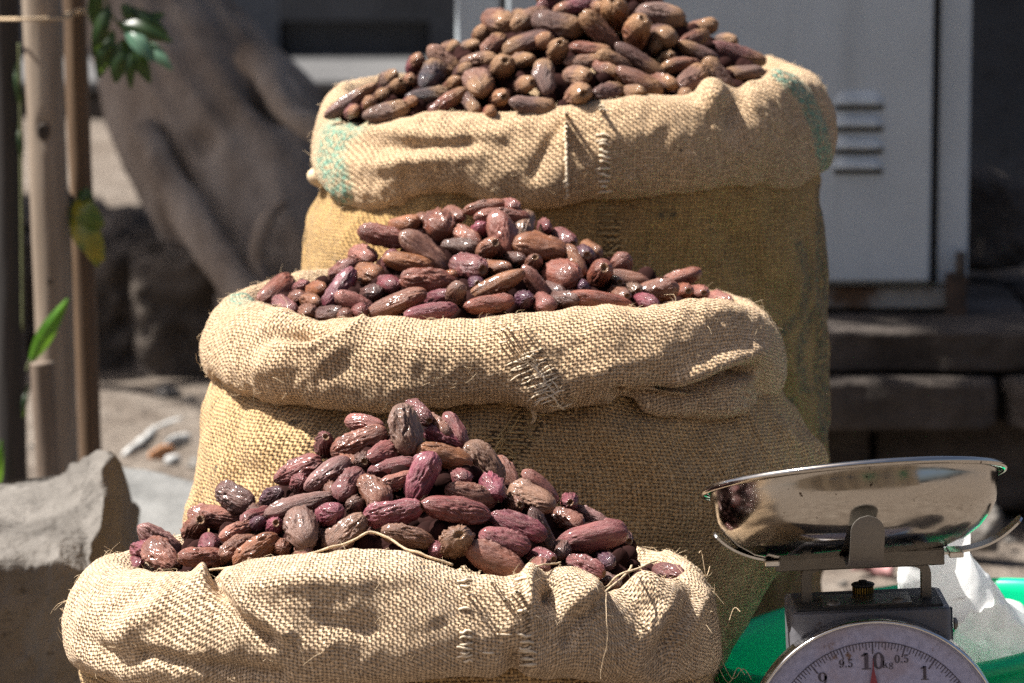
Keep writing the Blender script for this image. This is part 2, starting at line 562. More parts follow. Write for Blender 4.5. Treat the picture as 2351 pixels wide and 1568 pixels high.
# raised pavement and dark wall with a doorway far behind, left; a nearer dark wall at the right
wallt = empty('street_wall', (-1, 12.8, 0))
tag(wallt, 'dark shaded wall with a doorway, far behind the sacks on the left', 'wall')
yw = 12.7
xa, xb = W(640, 0, yw).x, W(985, 0, yw).x
mb = MB(); mb.box((-6 + xa / 2, yw + .2, 1.5), (12 + xa, .4, 3.0)); mb.build('wall_panel', M['wall_l'], wallt, False)
mb = MB(); mb.box(((xb + .9) / 2, yw + .2, 1.5), (.9 - xb, .4, 3.0)); mb.build('wall_panel', M['wall'], wallt, False)
mb = MB(); mb.box(((xa + xb) / 2, yw + .2, 2.5), (xb - xa, .4, 5.0 - 2 * W(800, 48, 12.7).z)); mb.build('lintel', M['wall'], wallt, False)
mb = MB(); mb.box(((xa + xb) / 2, yw + .1, 1.0), (xb - xa - .004, .06, 2.0), bev=.01)
mb.build('door', mat_plain('dark_door', (.055, .054, .055), .6), wallt, False)
zp = zfromY = W(800, 182, 11.6).z
pav = empty('raised_pavement', (-1.5, 12, 0))
tag(pav, kind='structure')
kerb = mat_stone('kerb_stone', (.065, .065, .067), (.095, .095, .097), (.13, .13, .13), 3, .01)
for i in range(6):
    mb = MB(); rough_block(mb, (-4.55 + i * .95 + .47, 12.15, zp - .02), (.94, 1.1, .04), 90 + i, .006, 8); mb.build('paving_slab', kerb, pav)
    mb = MB(); rough_block(mb, (-4.55 + i * .95 + .47, 12.15, (zp - .04) / 2), (.94, 1.06, zp - .045), 95 + i, .012, 8); mb.build('riser_stone', M['ledge'], pav)
wr_ = empty('garden_wall', (2.2, 8.6, 0))
tag(wr_, 'dark grey wall behind the right side of the cabinet', 'wall')
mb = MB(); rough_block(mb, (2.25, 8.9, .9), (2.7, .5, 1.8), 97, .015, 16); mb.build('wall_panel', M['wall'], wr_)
mb = MB()
bl = W(513, 12, 14.0)
mb.lathe([(0, 0), (.12, 0), (.13, .01), (.16, .3), (.172, .31), (.172, .325), (.15, .325), (.13, .03), (0, .025)], 24, Matrix.Translation((bl.x, 14.0, .0)))
tag(mb.build('blue_bucket', mat_plain('blue_plastic', (.02, .15, .42), .4), None, loc=(bl.x, 14.0, 0)), 'small blue bucket far away beside the tree trunk', 'bucket')

# house across the street (behind the camera), mirrored in the scale dish
hs = empty('beige_house', (0, -2.6, 0))
tag(hs, 'beige house with green shutters, seen only mirrored in the steel dish', 'house')
plaster = mat_plain('beige_plaster', (.42, .33, .22), .9, .12, 3)
mb = MB(); mb.box((0, -2.8, 1.7), (14, .4, 3.4)); mb.build('wall', plaster, hs, False)
for x, w, m in [(-1.9, .9, (.05, .055, .07)), (-.5, .5, (.04, .045, .055)), (1.1, 1.0, (.05, .16, .07)), (2.6, .7, (.10, .08, .06)), (-4, 1.2, (.04, .05, .06)), (4.6, 1.0, (.05, .16, .07))]:
    mb = MB(); mb.box((x, -2.59, 1.75), (w, .05, 1.1), bev=.01)
    wdw = mb.build('window', mat_plain('shutter', m, .5), hs, False)
    mb = MB(); mb.box((x, -2.56, 1.15), (w + .15, .12, .08), bev=.01); mb.build('sill', plaster, wdw, False)

# ------------------------------------------------------------------ cabinet
def build_cabinet():
    Y = 6.3
    x0, x1 = W(1045, 300, Y).x, W(2231, 300, Y).x
    z0, z1 = zt + .003, 1.75
    cab = empty('utility_cabinet', ((x0 + x1) / 2, Y, z0))
    tag(cab, 'grey-white metal utility cabinet with four louvres, rusty at the foot', 'cabinet')
    paint = mat_painted_metal('cabinet_paint', (.40, .45, .485), (.11, .065, .035), 8, .66, .76)
    foot = mat_painted_metal('cabinet_foot_paint', (.36, .345, .31), (.11, .06, .03), 7, .44, .62, .6)
    dark = mat_plain('cabinet_gap', (.012, .012, .012), .9)
    zd = W(1900, 648, Y).z
    zf = W(1900, 660, Y).z
    mb = MB(); mb.box(((x0 + x1) / 2, Y + .2, (zf + z1) / 2), (x1 - x0, .36, z1 - zf), bev=.006)
    mb.build('casing', paint, cab, False)
    mb = MB(); mb.box(((x0 + x1) / 2 - .004, Y + .205, (z0 + zf) / 2), (x1 - x0 - .03, .36, zf - z0 - .006), bev=.004)
    mb.build('plinth', foot, cab, False)
    xd0, xd1 = W(1163, 300, Y).x, W(2139, 300, Y).x
    # dark joint behind the door
    mb = MB(); mb.box(((xd0 + xd1) / 2 + .002, Y + .018, (zd - .006 + z1) / 2 - .02), (xd1 - xd0 + .024, .006, z1 - zd - .06 + .02))
    mb.build('door_joint', dark, cab, False)
    mb = MB(); mb.box(((xd0 + xd1) / 2, Y + .005, (zd + z1) / 2 - .035), (xd1 - xd0, .022, z1 - zd - .07), bev=.005)
    door = mb.build('door', paint, cab, False)
    xl0, xl1 = W(1912, 300, Y).x, W(2030, 300, Y).x
    for py in (240, 296, 352, 392)[:4]:
        pass
    for py in (240, 290, 341, 387):
        z = W(1960, py, Y).z
        mb = MB()
        n = 10
        prof = [(Y - .006, z + .024), (Y - .010, z + .018), (Y - .017, z + .008), (Y - .020, z)]
        v, f = [], []
        for i in range(n + 1):
            u = i / n
            e = min(1, min(u, 1 - u) * 5) ** .5
            for (yy, zz) in prof:
                v.append((xl0 + (xl1 - xl0) * u, Y - .0062 + (yy - Y + .0062) * e, z + (zz - z) * (.25 + .75 * e)))
            v.append((xl0 + (xl1 - xl0) * u, Y - .004, z + .002))
        for i in range(n):
            for k in range(4):
                f.append((i * 5 + k, (i + 1) * 5 + k, (i + 1) * 5 + k + 1, i * 5 + k + 1))
        mb.add(v, f)
        lv = mb.build('louvre', paint, door)
        mb = MB(); mb.box(((xl0 + xl1) / 2, Y - .0067, z - .003), (xl1 - xl0 - .006, .003, .010))
        mb.build('slot', dark, lv, False)
    # eaten-away corner and hinge
    c = W(2196, 668, Y)
    mb = MB(); rough_block(mb, (c.x, Y + .004, c.z - .012), (.036, .03, .085), 41, .008, 8)
    mb.build('rust_patch', mat_plain('deep_rust', (.05, .032, .022), .95, .5, 60), cab)
    c = W(2205, 606, Y)
    mb = MB(); mb.tube([(c.x, Y - .002, c.z - .03), (c.x, Y - .002, c.z + .02)], .009, 10)
    mb.build('hinge', mat_plain('rusty_hinge', (.05, .04, .033), .9, .4, 60), cab)
build_cabinet()

# dark boulder and lighter ground at the right edge
def boulder(name, c, size, seed, mat, label, cat='rock', group=None, amp=.18, n=40, fl=0.0):
    th = np.linspace(0, math.pi, n)
    ph = np.linspace(0, 2 * math.pi, 2 * n, endpoint=False)
    T, Pp = np.meshgrid(th, ph, indexing='ij')
    d = np.stack([np.sin(T) * np.cos(Pp), np.sin(T) * np.sin(Pp), np.cos(T)], -1).reshape(-1, 3)
    r = 1 + amp * fbm(d * 1.6 + seed, seed, 5, .55)
    # flat facets
    rr = np.random.RandomState(seed)
    for k in range(9):
        nrm = rr.normal(size=3); nrm /= np.linalg.norm(nrm)
        h = rr.uniform(.62, .85)
        dd = d @ nrm
        r = np.where(dd > 0, np.minimum(r, h / np.maximum(dd, .05) * (1 + .04 * fbm(d * 5, seed + k, 3))), r)
    q = d * r[:, None] * np.array(size)
    q[:, 2] = np.maximum(q[:, 2], -size[2] * .55)
    q = q + np.array(tuple(c))
    o = mk(name, q, grid_faces(2 * n, n), mat, None, True, (c[0], c[1], c[2] - size[2] * .55))
    return tag(o, label, cat, group)
c = W(2268, 655, 6.75)
boulder('boulder', (c.x, 6.75, zt + .09), (.085, .11, .12), 5, M['dark_stone'], 'dark rounded boulder beside the right edge of the grey cabinet')
# ------------------------------------------------------------------ tree
def build_tree():
    tr = empty('leaning_tree', (-.25, 7.9, .15))
    tag(tr, 'thick leaning grey-brown tree behind the sacks on the left', 'tree')
    path = [(840, 960, 7.7, 250), (760, 800, 7.75, 245), (680, 650, 7.8, 240), (560, 400, 7.9, 232), (440, 200, 8.0, 205), (345, 0, 8.1, 160), (270, -260, 8.2, 140), (180, -800, 8.3, 125), (150, -1500, 8.3, 110), (120, -2300, 8.3, 90)]
    P = spline([(*W(a, b, y), r * y / KF) for a, b, y, r in path], 260)
    n = 180
    v = []
    for i in range(len(P)):
        t = Vector(P[min(i + 1, len(P) - 1), :3] - P[max(i - 1, 0), :3]).normalized()
        a = Vector((0, 1, 0)); a = (a - t * a.dot(t)).normalized()
        b = t.cross(a)
        for k in range(n):
            w = 2 * math.pi * k / n
            v.append(Vector(P[i, :3]) + float(P[i, 3]) * (math.cos(w) * a + math.sin(w) * b))
    v = np.array([tuple(q) for q in v])
    ctr = np.repeat(P[:, :3], n, 0)
    nr = v - ctr
    nr /= np.linalg.norm(nr, axis=1, keepdims=True)
    ang = np.tile(np.arange(n) / n * 2 * math.pi, len(P))
    L = np.repeat(np.arange(len(P)) / len(P), n)
    ridg = np.stack([np.cos(ang) * 2.6, np.sin(ang) * 2.6, L * 5], -1)
    d = .010 * (1 - np.abs(fbm(ridg, 31, 2)) * 2) + .012 * fbm(v * 4, 33, 3) + .003 * fbm(v * 17, 35, 3)
    px, py = proj(v)
    pp, qq = (px - 632) * .8 + (py - 235) * .6, -(px - 632) * .6 + (py - 235) * .8
    d = d - (nr[:, 1] < .3) * (.17 * np.exp(-(pp / 46) ** 2 - (qq / 24) ** 2) + .03 * np.exp(-((px - 470) / 40) ** 2 - ((py - 330) / 30) ** 2))
    v = v + nr * d[:, None]
    trunk = mk('trunk', v, grid_faces(n, len(P)), M['bark'], tr)
    # roots: a prop root on the right leaving a dark hollow, and a curling root on the front
    for pts in ([(560, 130, 7.75, 34), (610, 175, 7.68, 32), (650, 225, 7.6, 30), (700, 285, 7.55, 30), (760, 340, 7.5, 34), (850, 430, 7.5, 44)],
                [(655, 470, 7.58, 10), (620, 495, 7.56, 15), (598, 540, 7.55, 18), (600, 600, 7.54, 19), (615, 670, 7.54, 20)],
                [(330, 300, 7.75, 34), (400, 430, 7.66, 40), (500, 580, 7.58, 46), (590, 720, 7.5, 52), (660, 860, 7.45, 60)]):
        P2 = spline([(*W(a, b, y), r * y / KF) for a, b, y, r in pts], 40)
        mb = MB(); mb.tube([tuple(p[:3]) for p in P2], P2[:, 3], 20)
        q = np.array(mb.v)
        q += .012 * np.stack([fbm(q * 9, 50 + k, 3) for k in range(3)], -1)
        mb.v = [tuple(a) for a in q]
        mb.build('root', M['bark'], trunk)
    # crown, unseen above the picture, its lobes placed to shade terrace, cabinet and trunk
    rr = np.random.RandomState(11)
    C = np.array((-.9, 7.4, 3.5)); S = np.array((1.4, 1.3, .7))
    C2 = np.array((-2.75, 8.35, 3.5)); S2 = np.array((.85, .85, .6))
    mb = MB()
    for k in range(9):
        e = (C if k % 2 else C2) + rr.normal(size=3) * (S if k % 2 else S2) * .5
        mb.tube(spline([tuple(W(120, -2300, 8.3)), tuple((np.array(tuple(W(120, -2300, 8.3))) + e) / 2 + np.array((0, 0, .15))), tuple(e)], 10), np.linspace(.05, .012, 10), 7)
    mb.build('limbs', M['bark'], tr)
    n = 12000
    u = rr.normal(size=(n, 3)); u /= np.linalg.norm(u, axis=1, keepdims=True)
    u *= rr.uniform(.25, 1, (n, 1)) ** .4
    lobe = (rr.rand(n) < .42)[:, None]
    ctr = np.where(lobe, C2, C) + u * np.where(lobe, S2, S) * (1 + .25 * fbm(u * 2.2, 61, 3))[:, None]
    ctr = ctr[fbm(ctr * 1.7, 66, 3) > -.4]
    v, f = [], []
    for i, p in enumerate(ctr):
        a = rr.normal(size=3); a /= np.linalg.norm(a)
        b = np.cross(a, rr.normal(size=3)); b /= np.linalg.norm(b)
        l, w = rr.uniform(.07, .12), rr.uniform(.03, .05)
        k = len(v)
        v += [p - a * l, p + b * w, p + a * l, p - b * w]
        f.append((k, k + 1, k + 2, k + 3))
    mk('shade_crown', v, f, mat_leaf('crown_leaf', (.03, .07, .018), (.07, .12, .03)), tr)
build_tree()

# ------------------------------------------------------------------ poles, twine and creeper at the left
def pole(name, top, bot, r0, r1, Y, mat, label, knots=(), seed=0):
    a, b = W(*top, Y), W(*bot, Y)
    d = (b - a)
    g = a + d * ((a.z - 0.0) / (a.z - b.z))
    top3 = a - d * .9 if top[1] <= 0 else a
    n = 120
    P = [tuple(top3 + (g - top3) * (i / (n - 1))) for i in range(n)]
    rad = np.linspace(r0, r1, n)
    mb = MB(); mb.tube(P, rad, 32)
    q = np.array(mb.v)
    cen = np.repeat(np.array(P), 32, 0)
    nr = (q - cen); nr /= np.maximum(np.linalg.norm(nr, axis=1, keepdims=True), 1e-9)
    dd = .0016 * fbm(q * np.array((30, 30, 4)), seed, 3)
    for (kx, ky, kr, kd) in knots:
        px, py = proj(q)
        fr = (nr[:, 1] < .2)
        dd = dd + fr * kd * np.exp(-(((px - kx) / kr) ** 2 + ((py - ky) / (kr * 1.4)) ** 2))
    mb.v = [tuple(a) for a in q + nr * dd[:, None]]
    o = mb.build(name, mat, None, loc=tuple(g))
    return tag(o, label, 'pole')
def mat_pole(name, c0, c1, c2):
    t = NT(name)
    c = t.coord()
    n1 = t.noise(t.mapping(c, (40, 40, 2.5)), 1.0, 5, .65)
    n2 = t.noise(c, 9, 4, .6)
    col = t.ramp(n1, (.3, c0), (.55, c1), (.75, c2))
    col = t.mix(t.range(n2, .6, .75, 0, .7), col, tuple(q * .3 for q in c0))
    return t.bsdf(Base_Color=col, Roughness=.75, Normal=t.bump(n1, .5, .004))
mp = 5.6 / KF
pole('wooden_pole', (94, 0), (138, 1090), 45 * mp, 44 * mp, 5.6, mat_pole('grey_pole_wood', (.12, .088, .06), (.205, .16, .12), (.28, .235, .185)), 'thick pale grey wooden pole, the lightest of those at the left edge', [(102, 298, 13, -.012), (158, 460, 14, .004)], 1)
pole('wooden_pole', (170, 0), (208, 1050), 25 * mp, 28 * mp, 5.72, mat_pole('brown_pole_wood', (.055, .03, .015), (.11, .064, .032), (.15, .095, .052)), 'thin orange-brown pole just right of the pale grey pole', [(190, 450, 10, -.006)], 2)
pole('wooden_pole', (8, 0), (26, 1090), 38 * mp, 38 * mp, 5.68, mat_pole('dark_pole_wood', (.010, .008, .007), (.022, .017, .015), (.045, .036, .032)), 'near-black pole at the very left edge of the picture', [], 3)
pole('wooden_stake', (97, 832), (110, 1090), 26 * mp, 25 * mp, 5.45, mat_pole('stake_wood', (.06, .042, .03), (.15, .11, .08), (.26, .21, .165)), 'short cut-off stake standing before the pale grey pole', [], 4)
pole('wooden_pole', (158, 0), (196, 1050), 12 * mp, 12 * mp, 5.82, mat_pole('black_pole_wood', (.008, .006, .005), (.018, .013, .01), (.03, .02, .016)), 'slim dark pole half hidden between the grey and the brown pole', [], 6)
gp = bpy.data.objects['wooden_pole']
kn_m = mat_plain('dark_knot', (.035, .025, .018), .9, .4, 60)
for kx, ky, kr in ((104, 298, 13), (160, 462, 10), (78, 820, 9), (118, 640, 6)):
    mb = MB()
    c_ = W(kx, ky, 5.6)
    Yk = 5.6 - math.sqrt(max(1e-6, (45 * mp) ** 2 - (c_.x - W(94 + 44 * ky / 1090, ky, 5.6).x) ** 2))
    Mk = Matrix.Translation((c_.x, Yk + .003, c_.z)) @ Matrix.Rotation(R(90), 4, 'X') @ Matrix.Diagonal((1, 1.4, 1, 1))
    rk = kr * 5.6 / KF
    mb.lathe([(.00001, .0015), (rk * .35, .003), (rk * .55, .0022), (rk * .8, .0048), (rk, .003), (rk * 1.15, -.004)], 20, Mk)
    mb.build('knot', kn_m, gp)
mb = MB()
Yt = 5.14
tp = [W(-40, 46, 5.62), W(0, 44, 5.6), W(45, 44, 5.55), W(95, 43, 5.563), W(145, 42, 5.6), W(165, 34, 5.67), W(192, 28, 5.67), W(205, 30, 5.74)]
mb.tube([tuple(p) for p in spline(tp, 60)], .0022, 8)
mb.tube([tuple(p + Vector((0, 0, .004))) for p in spline(tp[4:], 30)], .0022, 8)
tag(mb.build('binding_cord', M['twine'], None, loc=tuple(tp[3])), 'thin cord tied across the poles at the upper left', 'cord')

def leaf_mesh(base, tip, width, bend, seed, up=(0, -1, .25)):
    base, tip = Vector(base), Vector(tip)
    ax = tip - base
    L = ax.length
    ax.normalize()
    n = (Vector(up) - ax * Vector(up).dot(ax)).normalized()
    sd = ax.cross(n)
    m, k = 14, 7
    v = []
    rr = random.Random(seed)
    ph = rr.uniform(0, 6)
    for i in range(m):
        s = i / (m - 1)
        w = width * (math.sin(math.pi * min(1, s * .93 + .03)) ** .8) * (1 - .35 * s)
        for j in range(k):
            q = j / (k - 1) * 2 - 1
            p = base + ax * (L * s) + sd * (w * q) + n * (bend * math.sin(math.pi * s) - .35 * w * abs(q) + .12 * w * math.sin(7 * s + ph) * q)
            v.append(tuple(p))
    return v, grid_faces(k, m, False)
def creeper(label, name, stem, leaves, Y):
    root = empty(name, W(*stem[0], Y))
    tag(root, label, 'plant')
    mb = MB(); mb.tube([tuple(p) for p in spline([W(a, b, Y) for a, b in stem], 24)], .0022, 7)
    mb.build('stem', mat_plain(name + '_stem', (.09, .10, .04), .7), root)
    for i, (a, b, c, d, w, mat, dy) in enumerate(leaves):
        v, f = leaf_mesh(W(a, b, Y), W(c, d, Y + dy), w * Y / KF, .012, i + 3)
        mk('leaf', v, f, mat, root)
LD = mat_leaf('leaf_dark', (.010, .028, .008), (.022, .05, .014))
LB = mat_leaf('leaf_bluish_highlight', (.05, .14, .09), (.12, .22, .15))  # lighter bluish colour carries the highlight on these leaves
LY = mat_leaf('leaf_yellow', (.06, .10, .012), (.30, .22, .02))
LG = mat_leaf('leaf_fresh', (.05, .16, .008), (.10, .27, .012))
creeper('dark green leafy sprig hanging before the tree at top left', 'leafy_sprig', [(235, -60), (250, 20), (290, 80), (300, 110)],
        [(250, 10, 215, 130, 22, LD, 0), (270, 50, 395, 95, 22, LD, -.02), (300, 20, 385, 80, 20, LD, 0), (330, 95, 395, 160, 20, LB, -.03), (290, 60, 350, 140, 24, LB, -.03), (285, 90, 265, 190, 28, LD, -.01),
         (300, 100, 345, 190, 22, LD, 0), (260, 70, 225, 180, 24, LD, 0), (280, 10, 330, 70, 22, LD, .01), (300, 100, 300, 205, 16, LD, -.01), (225, -30, 215, 60, 22, LD, .02), (310, 70, 378, 30, 18, LD, .02)], 5.65)
creeper('yellow-mottled green leaves beside the brown pole at left', 'yellowing_creeper', [(200, 430), (178, 455), (166, 470)],
        [(166, 465, 238, 520, 34, LY, -.02), (170, 490, 236, 600, 40, LY, -.03), (165, 455, 150, 530, 18, LD, .01), (180, 440, 215, 462, 20, LD, .0), (200, 540, 225, 612, 22, LY, -.03)], 5.6)
creeper('single bright green leaf standing on the short stake at left', 'seedling', [(62, 850), (66, 835), (76, 815)],
        [(68, 832, 156, 686, 24, LG, -.02)], 5.42)
creeper('thin green shoots between the dark and the grey pole', 'green_shoots', [(52, 760), (50, 500), (46, 200), (44, 100)],
        [(48, 250, 36, 130, 11, LD, .02), (50, 370, 46, 270, 9, LD, .02), (52, 960, 66, 880, 8, LD, .02), (-2, 1110, 4, 1010, 12, LG, -.02)], 5.65)

# ------------------------------------------------------------------ rocks at the left
def big_rock():
    Y0 = 4.45
    # ridge-lines of the rock in plan and height
    P0 = [W(-130, 1125, 4.75), W(40, 1096, 4.8), W(150, 1082, 4.75), W(178, 1056, 4.7), W(266, 1041, 4.62), (W(318, 1215, 4.9)), W(322, 1300, 4.72)]
    front = [W(-130, 1290, 4.35), W(40, 1300, 4.36), W(140, 1290, 4.36), W(205, 1310, 4.38), W(228, 1290, 4.42), W(285, 1330, 4.55), W(315, 1360, 4.7)]
    n = 160
    A, B = spline(P0, n), spline(front, n)
    rows = []
    m = 110
    for j in range(m):
        s = j / (m - 1)
        if s < .45:
            w = s / .45
            q = A * (1 - w) + B * w
            q[:, 2] += .012 * math.sin(math.pi * w)
        else:
            w = (s - .45) / .55
            q = B.copy()
            q[:, 2] = B[:, 2] * (1 - w) - .03 * w
            q[:, 1] += .07 * w + .05 * w * (1 - w) * np.sin(np.linspace(0, 5, n))
        rows.append(q)
    RW = np.stack(rows)
    for _ in range(10):
        RW[1:-1] = (RW[:-2] + 2 * RW[1:-1] + RW[2:]) / 4
    V = RW.reshape(-1, 3)
    V += np.stack([.010 * fbm(V * 7, 81 + k, 6, .6) for k in range(3)], -1)
    f = grid_faces(n, m, False)
    f = [q[::-1] for q in f]
    # back wall so the rock is closed
    k = len(V)
    bk = A.copy(); bk[:, 2] = -.02; bk[:, 1] += .1
    V = np.concatenate([V, A + (0, .004, -.004), bk])
    f += [tuple(i + k for i in q) for q in grid_faces(n, 2, False)]
    o = mk('large_rock', V, f, M['rock'], None, True, (tuple(W(100, 1300, 4.6))[0], 4.6, 0))
    tag(o, 'large angular sunlit rock with a dark front, left of the sacks', 'rock')
big_rock()
def flat_stone(name, corners, Y0, Y1, th, seed, mat, label):
    a = [W(x, y, Y1) for x, y in corners[:2]]
    b = [W(x, y, Y0) for x, y in corners[2:]]
    n = 24
    v = []
    for j in range(n):
        for i in range(n):
            s, t = i / (n - 1), j / (n - 1)
            p = (a[0] * (1 - s) + a[1] * s) * (1 - t) + (b[0] * (1 - s) + b[1] * s) * t
            v.append(tuple(p))
    v = np.array(v)
    v[:, 2] += .006 * fbm(v * 9, seed, 4)
    k = len(v)
    bot = v.copy(); bot[:, 2] = np.minimum(bot[:, 2] - th, 0.0)
    f = [q[::-1] for q in grid_faces(n, n, False)] + [tuple(i + k for i in q) for q in grid_faces(n, n, False)]
    edge = [i for i in range(n)] + [n * (i + 1) - 1 for i in range(1, n)] + [n * n - 1 - i for i in range(1, n)] + [n * (n - 1 - i) for i in range(1, n - 1)]
    f += [(edge[i], edge[(i + 1) % len(edge)], edge[(i + 1) % len(edge)] + k, edge[i] + k) for i in range(len(edge))]
    tag(mk(name, np.concatenate([v, bot]), f, mat, None, True, (v[:, 0].mean(), v[:, 1].mean(), 0)), label, 'stone')
flat_stone('stone_slab', [(255, 1068), (470, 1112), (270, 1330), (500, 1330)], 4.75, 5.35, .1, 17, M['slab'], 'pale grey smooth stone slab between the large rock and the sacks')

rr = random.Random(5)
wht = mat_plain('weathered_white', (.36, .36, .35), .7, .25, 40)
def litter(name, pts, r, mat, label, cat, flat=.35):
    Yl = [groundY(p[1]) for p in pts]
    P = spline([W(p[0], p[1], y) + Vector((0, 0, .012)) for p, y in zip(pts, Yl)], 14)
    mb = MB(); mb.tube([tuple(p) for p in P], [r * (0.6 + .4 * math.sin(math.pi * i / 13)) for i in range(14)], 10, True, flat)
    q = np.array(mb.v); q += .004 * np.stack([fbm(q * 25, 3 + k, 3) for k in range(3)], -1)
    mb.v = [tuple(a) for a in q]
    tag(mb.build(name, mat, None, loc=tuple(P[0])), label, cat)
litter('dry_stick', [(285, 1062), (320, 1035), (365, 1000), (420, 980)], .009, wht, 'pale dry stick lying behind the large rock', 'stick', 1)
litter('paper_scrap', [(380, 1038), (410, 1026), (440, 1024)], .012, wht, 'white paper scrap on the dirt left of the sacks', 'scrap')
litter('plastic_scrap', [(345, 1062), (375, 1058), (400, 1052)], .016, mat_plain('orange_scrap', (.42, .20, .09), .6), 'orange scrap on the dirt left of the sacks', 'scrap')
litter('white_pebble', [(385, 1078), (395, 1072), (408, 1070)], .012, wht, 'small white pebble on the dirt left of the sacks', 'pebble', .9)
litter('candy_wrapper', [(1960, 1318), (2000, 1312), (2050, 1322)], .016, mat_plain('pink_wrapper', (.55, .30, .30), .5, .5, 60), 'crumpled pink and white wrapper on the ground behind the scale', 'wrapper')
c = W(2240, 1235, 5.85)
boulder('stone', (c.x, 5.8, .04), (.045, .045, .05), 8, M['rock'], 'pale rounded stone behind the right end of the steel dish', 'stone')
# gravel
mb = MB()
for i in range(700):
    x, y = rs.uniform(-1.6, 1.6), rs.uniform(5.0, 8.0)
    if y > 6.0 and x > -.3: continue
    if y > 7.4: continue
    r = rs.uniform(.005, .02) * (1.6 if rs.rand() < .08 else 1)
    d = np.array([(1, 0, 0), (-1, 0, 0), (0, 1, 0), (0, -1, 0), (0, 0, .7), (0, 0, -.7)]) * r * rs.uniform(.6, 1.2, (6, 3)) + (x, y, r * .3)
    mb.add(d, [(0, 2, 4), (2, 1, 4), (1, 3, 4), (3, 0, 4), (2, 0, 5), (1, 2, 5), (3, 1, 5), (0, 3, 5)])
tag(mb.build('gravel', M['rock'], None, False), 'loose gravel strewn over the dusty ground', 'gravel', kind='stuff')
# ------------------------------------------------------------------ sacks
def zfrom(Y, py):
    v = (FH / 2 - py) / KF
    t = Y / (CP + v * SP)
    return CAMZ + t * (-SP + v * CP)

def spow(c, e):
    return np.sign(c) * np.abs(c) ** e

def poly_dist(px, py, pts):
    d = np.full(px.shape, 1e9)
    for (x0, y0), (x1, y1) in zip(pts[:-1], pts[1:]):
        dx, dy = x1 - x0, y1 - y0
        t = np.clip(((px - x0) * dx + (py - y0) * dy) / max(dx * dx + dy * dy, 1e-9), 0, 1)
        d = np.minimum(d, np.hypot(px - x0 - t * dx, py - y0 - t * dy))
    return d

def grid_normals(V):
    """V: rows x cols x 3, columns wrap"""
    du = np.roll(V, -1, 1) - np.roll(V, 1, 1)
    dv = np.gradient(V, axis=0)
    n = np.cross(du, dv)
    n /= np.maximum(np.linalg.norm(n, axis=2, keepdims=True), 1e-9)
    return n

def cloth_object(name, V, mat, parent, attrs):
    m, n = V.shape[:2]
    o = mk(name, V.reshape(-1, 3), [q[::-1] for q in grid_faces(n, m)] if False else grid_faces(n, m), mat, parent)
    # uv in metres: around the sack and along the profile
    mid = V[int(m * .45)]
    seg = np.linalg.norm(np.roll(mid, -1, 0) - mid, axis=1)
    u = np.concatenate([[0], np.cumsum(seg)])
    vv = np.concatenate([np.zeros((1, n)), np.cumsum(np.linalg.norm(np.diff(V, axis=0), axis=2), 0)], 0)
    vv = vv - vv[m // 2].mean()
    k = 9
    vs = sum(np.roll(vv, s, 1) for s in range(-k, k + 1)) / (2 * k + 1)
    uv = o.data.uv_layers.new(name='UVMap')
    loops = np.zeros((len(o.data.loops), 2), np.float32)
    i = 0
    idx = np.zeros(len(o.data.loops), np.int32)
    o.data.loops.foreach_get('vertex_index', idx)
    col, row = idx % n, idx // n
    fcol = col.reshape(-1, 4)
    wrap = (fcol.max(1) - fcol.min(1) > 2)[:, None] & (fcol == 0)
    cc = np.where(wrap, n, fcol).ravel()
    loops[:, 0] = u[cc]
    loops[:, 1] = vs[row, col]
    uv.data.foreach_set('uv', loops.ravel())
    for k2 in ('dye', 'ladder'):
        add_attr(o, k2, np.clip(attrs.get(k2, np.zeros(m * n)), 0, 1))
    return o

def marks(V, strokes, Ymax):
    px, py = proj(V.reshape(-1, 3))
    out = np.zeros(px.shape)
    for pts, w, s in strokes:
        d = poly_dist(px, py, pts)
        out = np.maximum(out, s * (1 - sstep(w * .6, w * 1.25, d)))
    return out * (V.reshape(-1, 3)[:, 1] < Ymax)

